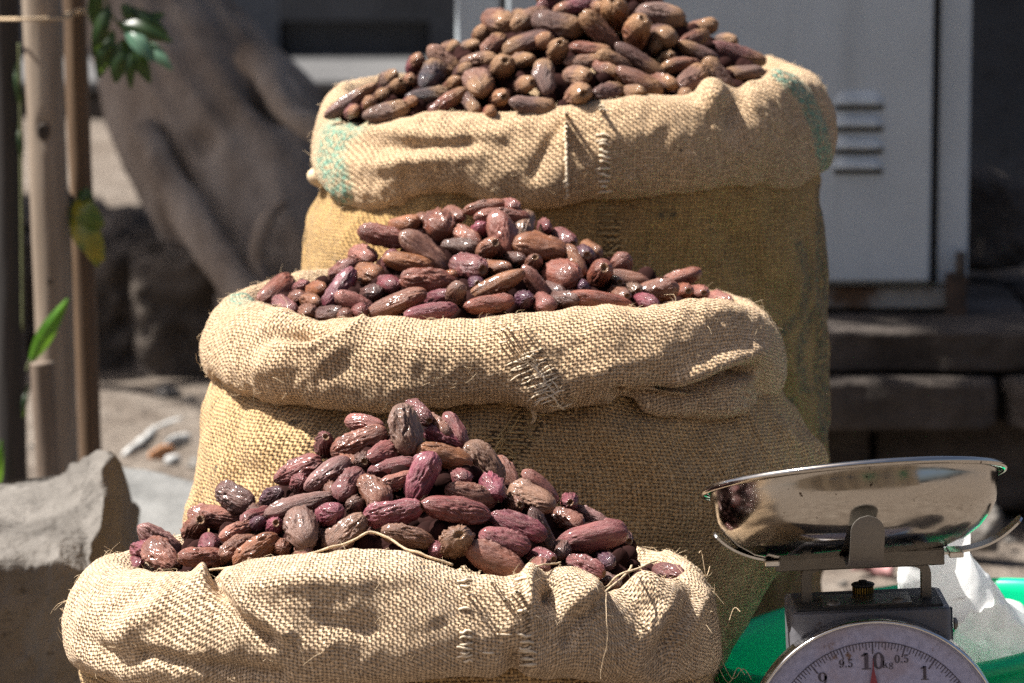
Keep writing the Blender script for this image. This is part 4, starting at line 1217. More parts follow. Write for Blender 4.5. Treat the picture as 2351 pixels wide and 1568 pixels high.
# x, y, length, width, angle, colour, [depth shift in mm]
DATES = {
 'front': {'A': [(1715, 320, 400, 270, 102, 'g', -12), (1800, 185, 260, 150, -38, 'p', 14), (1385, 275, 300, 140, -6, 'k', 12), (1345, 420, 440, 210, 22, 'r', -8), (1085, 440, 220, 165, 80, 'p', 4), (1545, 500, 280, 155, 18, 'p', 0),
   (1385, 565, 130, 85, 30, 'd', 6), (875, 640, 380, 190, 22, 'p', -2), (1100, 665, 400, 195, 35, 'l', -6), (1250, 570, 210, 135, -10, 'b', 10), (885, 745, 190, 155, 50, 'p', 6), (1120, 755, 200, 135, -60, 'b', 6),
   (1270, 740, 300, 195, 55, 'p', -8), (1450, 800, 320, 205, -45, 'b', -4), (1600, 610, 370, 155, 12, 'p', 4), (1630, 720, 330, 150, 20, 'k', 2), (1830, 690, 410, 235, 65, 'm', -10), (390, 845, 340, 212, -25, 'd', 0),
   (670, 850, 240, 145, 35, 'v', 4), (545, 962, 120, 60, 15, 'd', 4), (880, 905, 520, 160, 15, 'l', 0), (1110, 975, 250, 195, 20, 'm', -8), (895, 1090, 350, 262, -62, 'g', -16), (1320, 945, 230, 155, 100, 'g', 6),
   (1605, 960, 450, 205, 12, 'm', -12), (1230, 1115, 390, 215, 40, 't', -6), (690, 1075, 200, 165, 60, 'm', 0), (570, 1065, 200, 125, 70, 'v', 4), (410, 1105, 290, 180, 20, 'k', -4), (560, 1000, 260, 125, 15, 'p', 8),
   (195, 1195, 185, 145, -40, 'm', -6), (250, 990, 440, 195, -5, 'k', 4), (90, 1090, 270, 205, 60, 'b', 0), (410, 1222, 300, 135, 25, 'b', -6), (545, 1255, 390, 205, 35, 'o', -8), (755, 1240, 160, 125, 60, 'b', 0),
   (1720, 1150, 400, 195, -12, 't', -8), (1945, 1245, 130, 95, 20, 'm', 4), (150, 1305, 390, 185, 0, 'r', -12), (340, 1285, 130, 95, 60, 'b', -4), (910, 1275, 210, 95, 10, 'b', 0), (1000, 1160, 230, 150, 30, 'd', 12), (1480, 1090, 240, 140, 20, 'd', 12)],
  'B': [(370, 300, 280, 165, -30, 'b', 8), (430, 390, 330, 165, -25, 'm', -2), (515, 320, 300, 145, -60, 'p', 4), (430, 530, 430, 195, -15, 'o', -4), (745, 580, 400, 205, -50, 't', -8), (910, 650, 290, 135, -55, 'b', 4),
   (540, 685, 210, 145, -10, 'p', 0), (640, 830, 390, 205, -15, 'b', 0), (805, 765, 250, 212, -45, 'm', -6), (1170, 765, 350, 185, -45, 'k', 6), (1110, 845, 375, 225, -22, 't', -10), (1400, 885, 140, 115, 60, 'm', 4),
   (970, 920, 200, 130, 30, 'b', 4), (520, 940, 520, 225, -10, 'p', -14), (1560, 1000, 310, 145, -25, 'l', 8), (1370, 1010, 290, 165, -20, 'r', 6), (1195, 1120, 420, 145, -65, 'd', 2), (1000, 1070, 450, 185, -18, 'm', -8),
   (540, 1185, 300, 280, 80, 't', -14), (900, 1180, 390, 205, -15, 'p', -8), (825, 1315, 480, 225, -22, 'k', -20), (1570, 1165, 540, 245, 12, 'p', -10), (1795, 1125, 220, 150, -40, 'l', 4), (1180, 1298, 250, 135, -10, 'm', -8),
   (1165, 1372, 180, 105, -10, 'k', -8), (380, 1250, 110, 95, 0, 'm', 2), (1520, 1378, 310, 155, -20, 'p', -6), (1680, 1335, 185, 125, -20, 'v', -4), (1690, 1490, 230, 150, -10, 'd', -4), (2170, 1432, 270, 155, -15, 'p', 0), (720, 1010, 200, 130, -20, 'd', 14), (1320, 1250, 180, 120, -60, 'd', 8)],
  'C': [(970, 692, 290, 135, -30, 'l', 6), (865, 757, 180, 135, 20, 'm', 0), (985, 790, 270, 175, -40, 'r', -2), (830, 857, 140, 95, 20, 'm', -6)]},
 'middle': {'D': [(585, 695, 270, 175, 40, 'r', -4), (760, 670, 140, 105, 30, 'p', 4), (655, 787, 200, 115, -30, 'p', -8), (740, 740, 130, 85, 20, 'b', 2), (860, 690, 170, 90, 15, 'o', 4), (825, 762, 165, 115, -10, 'o', -6), (800, 832, 130, 70, -15, 'b', -8),
   (1030, 560, 210, 155, 30, 'k', 4), (1010, 675, 300, 135, 55, 'm', -4), (1110, 772, 260, 125, -25, 'k', -8), (935, 838, 200, 90, 5, 'd', -8), (1140, 832, 130, 70, 10, 'p', -8), (1050, 852, 110, 60, 5, 'b', -10), (1200, 582, 210, 155, -20, 'o', -2),
   (1165, 462, 200, 135, -10, 'k', 6), (1340, 652, 175, 145, -15, 'm', -4), (1215, 712, 170, 100, 10, 'd', 8), (1295, 335, 315, 145, -12, 'r', -2), (1430, 247, 210, 90, 5, 'o', 6), (1668, 258, 225, 195, -50, 'r', -8), (1565, 440, 370, 155, -40, 't', -8),
   (1580, 332, 250, 115, -15, 'k', 6), (1460, 512, 310, 145, -12, 'o', 0), (1342, 502, 160, 135, 60, 'p', 2), (1600, 632, 355, 172, -5, 'r', -6), (1380, 778, 395, 155, 22, 'b', -14), (1775, 735, 205, 145, 70, 't', -12), (1650, 742, 190, 105, 15, 'm', -2),
   (1605, 832, 330, 110, 8, 'm', -16), (1800, 402, 240, 90, -5, 'd', 4), (1540, 228, 130, 95, 0, 'b', 10), (1760, 192, 165, 110, -30, 'k', 10), (1840, 335, 210, 135, -30, 'k', 4)],
  'E': [(235, 130, 230, 95, 10, 'b', 8), (375, 122, 130, 90, -10, 'k', 10), (330, 182, 290, 95, 0, 'r', 2), (325, 285, 265, 165, 105, 'k', -8), (465, 225, 175, 115, 75, 't', -4), (550, 358, 295, 155, -10, 'o', -6), (205, 268, 130, 95, 70, 'm', 2),
   (140, 292, 180, 105, -35, 'k', 2), (245, 372, 170, 125, 40, 'b', 6), (572, 242, 110, 90, 0, 'p', 8), (680, 302, 165, 120, -35, 'p', 4), (145, 462, 215, 155, -15, 'p', -4), (305, 467, 170, 90, -5, 'o', 2), (505, 462, 150, 105, 75, 'b', -2),
   (665, 512, 230, 178, -15, 'r', -2), (740, 432, 200, 100, -60, 'o', 4), (790, 402, 135, 128, 0, 'v', -4), (835, 365, 150, 70, -40, 'o', 10), (885, 512, 178, 152, 60, 'r', -6), (1010, 455, 150, 128, 80, 'k', 4), (1045, 537, 230, 95, -12, 'b', 0),
   (1330, 535, 255, 115, 20, 'r', -4), (1205, 602, 240, 135, 12, 'b', -6), (1355, 602, 118, 92, 0, 'r', -6), (1062, 602, 130, 90, 0, 'g', 4), (995, 617, 140, 88, -20, 'b', -2), (890, 662, 345, 96, -8, 'r', -12), (1150, 668, 150, 92, -15, 'm', -10),
   (682, 648, 180, 100, -5, 'd', 0), (575, 662, 150, 115, -50, 'k', -10), (520, 562, 235, 105, -55, 'k', -4), (300, 567, 325, 125, 25, 'o', -8), (260, 672, 265, 98, 8, 'r', -12), (445, 652, 130, 95, 20, 'v', 0), (785, 577, 90, 82, 0, 'v', 2),
   (20, 532, 140, 98, 30, 'o', 4), (180, 562, 110, 80, 0, 'v', 6), (1445, 612, 115, 65, -5, 'k', -4), (1570, 648, 150, 75, -20, 'k', -2), (620, 600, 160, 100, -20, 'd', 12), (400, 420, 150, 100, 0, 'd', 12), (960, 560, 130, 90, 10, 'd', 12)]},
 'back': {'F': [(390, 712, 395, 135, 32, 'g', -4), (512, 742, 130, 98, 30, 'p', -8), (640, 792, 305, 155, 10, 'g', -14), (400, 792, 130, 75, 0, 'p', -8), (700, 627, 185, 135, 40, 't', 0), (660, 552, 160, 100, 20, 'g', 4), (840, 462, 170, 118, 45, 'm', 2),
   (815, 572, 100, 88, 0, 'm', 2), (950, 532, 250, 175, 65, 'n', -6), (1090, 332, 160, 110, 0, 't', 6), (1050, 422, 270, 155, -40, 't', 0), (1240, 322, 150, 100, 0, 'g', 4), (930, 672, 280, 98, 5, 'n', -4), (820, 722, 120, 80, 0, 'p', -4),
   (1100, 602, 160, 118, 30, 'b', 2), (1070, 722, 300, 138, 35, 'r', -8), (1285, 592, 245, 215, -70, 't', -14), (1290, 422, 240, 108, 5, 't', 2), (1400, 322, 210, 138, 40, 'b', 2), (1455, 492, 215, 185, 60, 't', -6), (1620, 427, 168, 148, 0, 't', -2),
   (1640, 302, 330, 155, 18, 'd', -2), (1430, 157, 260, 195, -25, 'b', -4), (1310, 252, 160, 138, 50, 'b', 6), (1660, 132, 270, 165, 30, 't', -2), (1610, 602, 178, 128, 10, 't', -6), (1765, 550, 265, 165, 95, 'g', -8), (1670, 737, 295, 138, -8, 'g', -16),
   (1440, 692, 170, 155, 0, 'r', 2), (1370, 792, 130, 80, 0, 'r', -6), (1230, 722, 210, 95, -55, 'd', 0), (1560, 120, 170, 130, 10, 'd', 8), (600, 690, 150, 90, 30, 'd', 8), (1180, 500, 160, 110, 20, 'd', 10)],
  'G': [(150, 172, 335, 222, -15, 'd', -4), (270, 52, 270, 135, 10, 'm', 4), (440, 62, 160, 128, 0, 'b', 8), (460, 217, 335, 158, -45, 'b', -6), (565, 112, 255, 205, 100, 'o', 0), (720, 242, 268, 222, 70, 'o', -6), (890, 252, 228, 185, -30, 'd', 0),
   (880, 112, 325, 185, -12, 'g', 0), (1170, 192, 215, 138, 10, 'b', 6), (1115, 277, 228, 108, 25, 'r', 2), (1150, 372, 285, 128, -25, 'd', 2), (1420, 378, 400, 145, -15, 'p', 2), (160, 372, 195, 158, 80, 't', -4), (380, 342, 268, 108, -5, 'r', 2),
   (40, 292, 175, 148, 0, 'r', 2), (340, 432, 258, 108, 5, 't', 0), (560, 442, 265, 128, -25, 't', -2), (490, 482, 215, 138, -30, 'b', 0), (735, 427, 375, 138, -35, 'd', -4), (290, 532, 215, 155, -10, 't', -6), (290, 672, 205, 185, 0, 't', -16),
   (510, 652, 228, 148, 15, 'd', -10), (730, 572, 335, 148, -30, 'b', -8), (680, 655, 190, 95, 5, 't', -10), (900, 582, 208, 118, -15, 'b', -2), (1030, 467, 268, 128, 5, 'b', 0), (1095, 562, 275, 175, 40, 't', -8), (1290, 532, 275, 128, -50, 'g', -4),
   (1470, 512, 265, 118, 5, 'g', -4), (1060, 672, 105, 75, 0, 'g', -10), (930, 402, 130, 100, 0, 'n', 8), (1350, 285, 160, 75, -10, 'g', 8), (100, 30, 210, 130, 30, 'p', 6), (300, -70, 240, 140, 15, 'b', 0), (600, -60, 250, 140, -15, 'b', 0),
   (440, -30, 220, 130, 60, 't', 4), (780, -20, 240, 130, -25, 'b', 4), (120, -60, 240, 130, 30, 'd', 6), (450, -130, 240, 130, -10, 'b', 6), (820, 340, 160, 110, 20, 'd', 12), (560, 560, 150, 110, 20, 'd', 12), (1000, 180, 160, 110, 0, 'd', 10)]}}

HEAP = {'front': (935, 925, 30), 'middle': (1150, 470, 15), 'back': (1440, -95, 10)}   # apex
def heap_surface(key):
    S = SACKS[key]
    ax, ay, _ = HEAP[key]
    cx, cy, a, b = S['cx'], S['cy'], S['a'], S['b']
    zl = np.percentile(S['zL'], 40) - .014
    zap = zfrom(cy, ay) - .016
    axx = W(ax, ay, cy).x
    def h(x, y):
        r = np.sqrt(((x - cx) / (a * .99)) ** 2 + ((y - cy) / (b * 1.02)) ** 2)
        xs = x - (axx - cx) * np.clip(1 - r, 0, 1)
        r = np.sqrt(((xs - cx) / (a * .99)) ** 2 + ((y - cy) / (b * 1.02)) ** 2)
        return zl + (zap - zl) * np.clip(1 - r, -.2, 1) ** .92 if np.isscalar(r) and r < 1 else zl + (zap - zl) * np.sign(1 - r) * np.abs(1 - r) ** .92
    return h
def ordinal(n): return ['', 'first', 'second', 'third', 'fourth', 'fifth', 'sixth', 'seventh', 'eighth', 'ninth', 'tenth', 'eleventh', 'twelfth', 'thirteenth', 'fourteenth', 'fifteenth', 'sixteenth', 'seventeenth', 'eighteenth', 'nineteenth', 'twentieth'][n]
SPECIAL = {}
CAMP = Vector((0, 0, CAMZ))
cR, cU, cF = Vector((1, 0, 0)), Vector((0, SP, CP)), Vector((0, CP, -SP))
for key in ('front', 'middle', 'back'):
    hsurf = heap_surface(key)
    S = SACKS[key]
    ent = []
    for crop, lst in DATES[key].items():
        x0, y0, z = CROPS[crop]
        for e in lst:
            k = .84842 / z
            ent.append((x0 * .84842 + e[0] * k, y0 * .84842 + e[1] * k, e[2] * k, e[3] * k, e[4], e[5], (e[6] if len(e) > 6 else 0)))
    # rows for the labels
    order = sorted(range(len(ent)), key=lambda i: ent[i][1])
    nrow = 6
    rows = np.array_split(np.array(order), nrow)
    place = {}
    for ri, row in enumerate(rows):
        for ci, i in enumerate(sorted(row, key=lambda i: ent[i][0])): place[int(i)] = (ri + 1, ci + 1)
    rowname = ['top', 'second', 'third', 'fourth', 'fifth', 'bottom']
    rr = random.Random(hash(key) % 1 + len(ent))
    for i, (px, py, ln, wd, ang, colr, dsh) in enumerate(ent):
        u, v = (px - FW / 2) / KF, (FH / 2 - py) / KF
        Ys = np.linspace(S['cy'] - S['b'] * 1.05, S['cy'] + .05, 140)
        t = Ys / (CP + v * SP)
        gap = CAMZ + t * (-SP + v * CP) - np.array([float(hsurf(a_, b_)) for a_, b_ in zip(t * u, Ys)])
        hit = np.where(gap < 0)[0]
        j = hit[0] if len(hit) else int(np.argmin(gap))
        p = W(px, py, Ys[j])
        d = (p - CAMP).normalized()
        p = p + d * (dsh * .001)
        k = (p - CAMP).dot(cF) / KF
        wid = wd * k
        aplen = ln * k
        if aplen < .030:
            p = p + d * .007
        wid = max(wid, .0185)
        L = max(aplen, min(1.75 * wid, .050), .040)
        ct = min(1.0, max(0.05, (aplen - wid * .9) / max(L - wid * .9, 1e-4))) if L > aplen * 1.001 else 1.0
        tilt = math.acos(ct)
        if tilt < .05: tilt = rr.uniform(-.2, .2)
        if ang < 0 or ang > 90: sgn = 1
        ca, sa = math.cos(R(ang)), math.sin(R(ang))
        axd = (cR * ca + cU * sa)
        sg = 1 if (sa <= 0.25 or tilt > .9) else -1      # the lower end points at the viewer
        axd = (axd * math.cos(tilt) - cF * (math.sin(tilt) * sg)).normalized()
        if rr.random() < .4 and tilt < .6: axd = -axd
        up = (-cF - axd * (-cF).dot(axd)).normalized()
        roll = rr.uniform(0, 6.28)
        up = Matrix.Rotation(roll, 3, axd) @ up
        sd = up.cross(axd)
        mx = Matrix((axd, sd, up)).transposed().to_4x4()
        mx.translation = p
        me = rr.choice(VAR[key])
        gr = {'front': (.98, 1.07), 'middle': (1.0, 1.11), 'back': (.95, 1.13)}[key]
        wid *= gr[0]; L *= gr[1]
        thick = wid * rr.uniform(.9, 1.0)
        o = bpy.data.objects.new('date', me)
        COL.objects.link(o)
        o.matrix_world = mx @ Matrix.Diagonal((L, wid, thick, 1))
        c0 = PAL[colr]
        f = rr.uniform(.75, 1.2) * .80
        o.color = (c0[0] * f, c0[1] * f * rr.uniform(.93, 1.07), c0[2] * f * rr.uniform(.9, 1.1), 1)
        a_ = ang % 180
        pose = 'end-on' if tilt > .95 else 'level' if a_ < 14 or a_ > 166 else 'upright' if 65 < a_ < 115 else 'up-slanting' if a_ < 90 else 'down-slanting'
        ri, ci = place[i]
        tag(o, '%s %s date, %s from left in the %s row of the %s heap' % (PNAME[colr], pose, ordinal(ci) if ci <= 20 else str(ci) + 'th', rowname[ri - 1], key), 'date', 'dates heaped in the %s sack' % key)
        if key == 'front' and colr == 'v' and abs(px - 1458) < 20 and py > 1360:
            tag(o, 'deep violet date with a white chipped spot, at the right of the front heap')
            mb = MB()
            c_ = p - d * (wid * .5) + cU * .004 - cR * .002
            rough_block(mb, tuple(c_), (.007, .004, .006), 4, .001, 5)
            ch = mb.build('chip', mat_plain('white_chip', (.75, .75, .74), .5), None)
            ch.parent = o
            ch.matrix_parent_inverse = o.matrix_world.inverted()
    # packed dates underneath, near black for the shade between those above
    rr2 = np.random.RandomState(77 + len(ent))
    low = date_mesh('date_low', 5, M['date_front'], 1.0, .10, False, 14, 18)
    lv = np.array([q.co[:] for q in low.vertices]); lf = [tuple(q.vertices) for q in low.polygons]
    mb = MB()
    cnt = 0
    while cnt < 420:
        x, y = S['cx'] + rr2.uniform(-1, 1) * S['a'], S['cy'] + rr2.uniform(-1, 1) * S['b']
        if ((x - S['cx']) / S['a']) ** 2 + ((y - S['cy']) / S['b']) ** 2 > .97 or y > S['cy'] + .13: continue
        z = float(hsurf(x, y)) - rr2.uniform(.020, .034)
        q = rr2.normal(size=4); q /= np.linalg.norm(q)
        from mathutils import Quaternion
        m3 = np.array(Quaternion(tuple(q)).to_matrix())
        mb.add((lv * np.array((.05, .024, .024))) @ m3.T + (x, y, z), lf)
        cnt += 1
    # heap filling, its darkness painted for the shaded gaps
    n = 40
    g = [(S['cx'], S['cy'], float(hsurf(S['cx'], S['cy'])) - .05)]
    o = mb.build('date_fill', M['date_shade'], None, loc=(S['cx'], S['cy'], float(np.min(S['zL']))))
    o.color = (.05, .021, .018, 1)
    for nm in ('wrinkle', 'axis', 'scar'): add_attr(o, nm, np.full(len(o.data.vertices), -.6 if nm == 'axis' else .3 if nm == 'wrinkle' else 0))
    tag(o, 'dates coloured near black for the shade below the %s heap' % key, 'dates', kind='stuff')
    bpy.data.meshes.remove(low)
# ------------------------------------------------------------------ scale
def build_scale():
    Y0 = 3.50
    DC = W(2010, 1712, Y0)
    k = (DC - CAMP).dot(cF) / KF
    root = empty('dial_scale', (DC.x, Y0 + .05, 0))
    tag(root, 'worn grey dial scale reading ten kilograms, standing right of the front sack', 'scale')
    ROLL = Matrix.Rotation(R(-2.5), 3, 'Y')
    def T(x, dy, z):       # picture units from the dial centre, depth in metres
        return DC + ROLL @ Vector((x * k, dy, z * k))
    def TM(x, dy, z): return Matrix.Translation(T(x, dy, z)) @ ROLL.to_4x4()
    grey = mat_painted_metal('scale_paint', (.13, .13, .145), (.06, .035, .022), 30, .64, .72, .35, .35)
    brk = mat_painted_metal('bracket_metal', (.20, .185, .165), (.10, .07, .045), 40, .66, .75, .38, .6)
    chrome = mat_plain('chrome', (.72, .71, .69), .16, .1, 60, 1.0)
    dark = mat_plain('scale_dark', (.025, .024, .023), .6)
    brass = mat_plain('brass', (.42, .27, .06), .35, .2, 80, 1.0)
    # body
    zb = (0.02 - DC.z) / k
    zt_ = 305
    mb = MB()
    hw, dep = 184, .100
    prof = []
    # rounded-corner casing, section in x/y swept up
    def sect(z, inset=0.0):
        pts = []
        r = 16
        for cx_, cy_, a0 in ((hw - r, dep - r * k, 0), (-hw + r, dep - r * k, 90), (-hw + r, r * k, 180), (hw - r, r * k, 270)):
            for q in range(5):
                w_ = R(a0 + q * 22.5)
                pts.append(T(4 + cx_ + (r - inset) * math.cos(w_), .018 + cy_ + (r - inset) * k * math.sin(w_), z))
        return [tuple(p) for p in pts]
    n = 20
    rings = [sect(zb), sect(zb + 10), sect(zt_ - 8), sect(zt_ - 2, 2), sect(zt_, 7)]
    v = sum(rings, [])
    f = grid_faces(n, len(rings)) + [tuple((len(rings) - 1) * n + i for i in range(n)), tuple(range(n))[::-1]]
    mb.add(v, f)
    body = mb.build('casing', grey, root)
    md = body.modifiers.new('auto', 'EDGE_SPLIT'); md.split_angle = R(40)
    # seam along the casing side + rivets
    mb = MB(); mb.tube([tuple(T(4 + hw + 2, .05, 290)), tuple(T(4 + hw + 2, .05, 180)), tuple(T(4 + hw + 2, .05, zb + 10))], .0035, 8)
    mb.build('side_flange', dark, root)
    mb = MB(); mb.lathe([(0, .004), (.003, .0035), (.0055, .002), (.006, 0)], 14, TM(4 + hw + 8, .03, 262) @ Matrix.Rotation(R(90), 4, 'Y')); mb.build('rivet', brk, root)
    # recessed top plate with rivets, slots and brass zero knob
    mb = MB(); mb.box(T(4, .018 + .05, zt_ + 1.5), (hw * 2 * k - .012, .078, .003), ROLL, .001); mb.build('top_recess', dark, root, False)
    mb = MB(); mb.box(T(0, .018 + .040, zt_ + 6), (208 * k, .050, .003), ROLL, .001); tp_ = mb.build('top_plate', mat_plain('plate_metal', (.09, .085, .08), .4, .3, 60, .6), root, False)
    for x in (-78, 74):
        mb = MB(); mb.lathe([(0, .004), (.004, .0035), (.0065, .0015), (.007, 0)], 14, TM(x, .018 + .022, zt_ + 9)); mb.build('rivet', brk, tp_)
    mb = MB()
    kn = []
    for r_, h in [(0, .013), (.004, .013), (.0045, .011), (.010, .0105), (.0112, .0095), (.0112, .0085), (.0095, .008), (.0095, 0)]: kn.append((r_, h))
    mb.lathe(kn, 40, TM(0, .018 + .066, zt_ + 8))
    q = np.array(mb.v); mb.v = [tuple(a) for a in q]
    kno = mb.build('zero_knob', dark, root)
    for i in range(26):
        a = 2 * math.pi * i / 26
        mb = MB(); mb.box(TM(0, .018 + .066, zt_ + 8) @ Vector((.0096 * math.cos(a), .0096 * math.sin(a), .0042)), (.0012, .0012, .0060), ROLL @ Matrix.Rotation(a, 3, 'Z'))
        if i == 0: base_kn = MB()
        base_kn.add(mb.v, mb.f)
    base_kn.build('knurl', brass, kno, False)
    # two uprights bent into one yoke under the tray bar
    yy = .018 + .05
    zbar = 398
    for sx in (-1, 1):
        x = 4 + sx * 139
        pts = [T(x, yy, zt_ - 10), T(x, yy, zt_ + 40), T(x, yy, zbar - 30), T(x - sx * 6, yy, zbar - 14), T(x - sx * 24, yy, zbar - 4), T(x - sx * 60, yy, zbar - 2), T(4, yy, zbar - 2)]
        P = spline(pts, 26)
        mb = MB(); 
        vv, ff = [], []
        for i, p in enumerate(P):
            t = Vector(P[min(i + 1, 25)] - P[max(i - 1, 0)]).normalized()
            nn = Vector((0, 1, 0)).cross(t).normalized()
            for a, b_ in ((-1, -1), (1, -1), (1, 1), (-1, 1)):
                vv.append(tuple(Vector(p) + nn * (a * 11 * k) + Vector((0, 1, 0)) * (b_ * .008)))
        mb.add(vv, grid_faces(4, len(P)) + [(0, 1, 2, 3), tuple(len(vv) - 4 + i for i in range(4))])
        up = mb.build('upright', brk, root, False)
    # tray bar: a flanged channel
    mb = MB()
    mb.box(T(-11, yy - .012, zbar + 9), (392 * k, .0025, 38 * k), ROLL, .001)
    mb.box(T(-11, yy + .004, zbar + 28), (392 * k, .034, .002), ROLL, .0008)
    mb.box(T(-11, yy + .018, zbar + 16), (392 * k, .002, 26 * k), ROLL, .001)
    bar = mb.build('tray_bar', brk, root, False)
    for x in (-195, 172):
        mb = MB(); mb.lathe([(0, .006), (.006, .0055), (.009, .003), (.010, 0)], 16, TM(x, yy, zbar + 30)); mb.build('bolt', dark, bar)
    # the long spring arms to left and right
    armpts = [(1640, 1225), (1665, 1247), (1700, 1266), (1745, 1279), (1800, 1284), (1900, 1280), (2060, 1272), (2165, 1266), (2225, 1258), (2272, 1243), (2310, 1219), (2345, 1186)]
    P = spline([W(a, b_ + 0, Y0 + yy) for a, b_ in armpts], 90)
    vv = []
    for i, p in enumerate(P):
        t = Vector(P[min(i + 1, 89)] - P[max(i - 1, 0)]).normalized()
        nn = Vector((0, 1, 0)).cross(t).normalized()
        wq = .0105 * min(1, min(i, 89 - i) / 4 + .45)
        for a, b_ in ((-1, -1), (1, -1), (1, 1), (-1, 1)):
            vv.append(tuple(Vector(p) + nn * (a * .0011) + Vector((0, 1, 0)) * (b_ * wq)))
    mb = MB(); mb.add(vv, grid_faces(4, len(P)) + [(0, 1, 2, 3), tuple(len(vv) - 4 + i for i in range(4))])
    steel = mat_plain('bright_steel', (.62, .61, .59), .22, .15, 50, 1.0)
    mb.build('support_arm', steel, root, False)
    for a, b_ in ((1771, 1284), (2192, 1263)):
        mb = MB(); mb.box(W(a, b_ + 4, Y0 + yy - .006), (34 * k, .03, 14 * k), ROLL, .001); mb.build('arm_clip', steel, root, False)
    # front tab and its twin behind
    for sgn, nm in ((-1, 'front_tab'), (1, 'rear_tab')):
        zz = T(-24, 0, zbar + 50).z
        xx = T(-24, 0, zbar + 30).x
        pth = [(0.0, -.008), (.04, -.008), (.07, -.002), (.105, -.003), (.130, .004), (.143, .020), (.149, .040), (.150, .052)]
        P = spline([(xx, Y0 + yy + sgn * a, zz + b_ - (.0 if sgn < 0 else .012 * (a > .04))) for a, b_ in pth], 30)
        vv = []
        hw2 = 38 * k
        for i, p in enumerate(P):
            t = Vector(P[min(i + 1, 29)] - P[max(i - 1, 0)]).normalized()
            nn = Vector((1, 0, 0)).cross(t).normalized()
            dtop = (Vector(P[29]) - Vector(p)).length
            e = math.sqrt(max(0.0, 1 - max(0, 1 - dtop / hw2) ** 2)) if dtop < hw2 else 1.0
            for a, b_ in ((-1, -1), (1, -1), (1, 1), (-1, 1)):
                vv.append(tuple(Vector(p) + nn * (b_ * .0009) + Vector((1, 0, -.0)) * (a * max(e, .04) * hw2)))
        mb = MB(); mb.add(vv, grid_faces(4, len(P)) + [(0, 1, 2, 3), tuple(len(vv) - 4 + i for i in range(4))])
        mb.build(nm, brk, root, False)
    # dial
    RM = ROLL.to_4x4() @ Matrix.Rotation(R(90), 4, 'X')      # local z -> -Y (towards the viewer)
    DM = Matrix.Translation(DC) @ RM
    r = 297 * k
    face_c = NT('dial_face')
    c = face_c.coord()
    n1, n2 = face_c.noise(c, 26, 6, .7), face_c.noise(c, 160, 4, .6)
    col = face_c.mix(face_c.range(n2, .3, .7), (.28, .29, .43), (.38, .39, .56))
    col = face_c.mix(face_c.range(face_c.noise(c, 14, 4, .6), .5, .72, 0, .55), col, (.30, .22, .24))
    col = face_c.mix(face_c.range(n1, .64, .72), col, (.13, .07, .05))
    face_m = face_c.bsdf(Base_Color=col, Roughness=.42)
    mb = MB(); mb.lathe([(0.00001, 0), (r * .5, 0), (r * .955, 0)], 96, DM); dial = mb.build('dial_face', face_m, root)
    mb = MB(); mb.lathe([(r * .93, -.018), (r, -.018), (r * 1.0, .004), (r * .995, .0065), (r * .985, .0075), (r * .975, .0065), (r * .965, .004), (r * .945, -.001)], 128, DM)
    mb.build('bezel', chrome, root)
    mb = MB(); mb.lathe([(0.00001, -.016), (r * .9, -.016), (r * .9, -.03), (0.00001, -.03)], 64, DM); mb.build('dial_back', dark, root)
    ink = mat_plain('dial_ink', (.06, .05, .075), .6, .35, 200)
    # graduation
    mb = MB()
    rl = 243 * k
    zi = .0006
    seg = 200
    def quad(p):
        kk = len(mb.v)
        mb.v += [tuple(DM @ Vector((a, b_, zi))) for a, b_ in p]
        mb.f.append(tuple(kk + i for i in range(len(p))))
    def pol(rad, ang): return (rad * math.sin(ang), rad * math.cos(ang))
    for i in range(seg):
        a0, a1 = 2 * math.pi * i / seg, 2 * math.pi * (i + 1) / seg
        quad([pol(rl + .00035, a0), pol(rl + .00035, a1), pol(rl - .00035, a1), pol(rl - .00035, a0)])
        ln = 27 * k if i % 10 == 0 else 17 * k if i % 2 == 0 else 12 * k
        hwk = (.0006 if i % 10 == 0 else .00038)
        ca_, sa_ = math.cos(a0), math.sin(a0)
        pts = []
        for rad, sgx in ((rl, -1), (rl, 1), (rl - ln, 1), (rl - ln, -1)):
            x_, y_ = pol(rad, a0)
            pts.append((x_ + sgx * hwk * ca_, y_ - sgx * hwk * sa_))
        quad(pts)
    mb.build('graduation', ink, dial, False)
    # figures, drawn as fat-and-thin strokes
    def ring(cx_, cy_, ro, ri, a0=0, a1=360, nseg=28):
        out = []
        for i in range(nseg):
            t0, t1 = R(a0 + (a1 - a0) * i / nseg), R(a0 + (a1 - a0) * (i + 1) / nseg)
            out.append([(cx_ + ro[0] * math.cos(t0), cy_ + ro[1] * math.sin(t0)), (cx_ + ro[0] * math.cos(t1), cy_ + ro[1] * math.sin(t1)), (cx_ + ri[0] * math.cos(t1), cy_ + ri[1] * math.sin(t1)), (cx_ + ri[0] * math.cos(t0), cy_ + ri[1] * math.sin(t0))])
        return out
    def rect(x0, y0, x1, y1): return [[(x0, y0), (x1, y0), (x1, y1), (x0, y1)]]
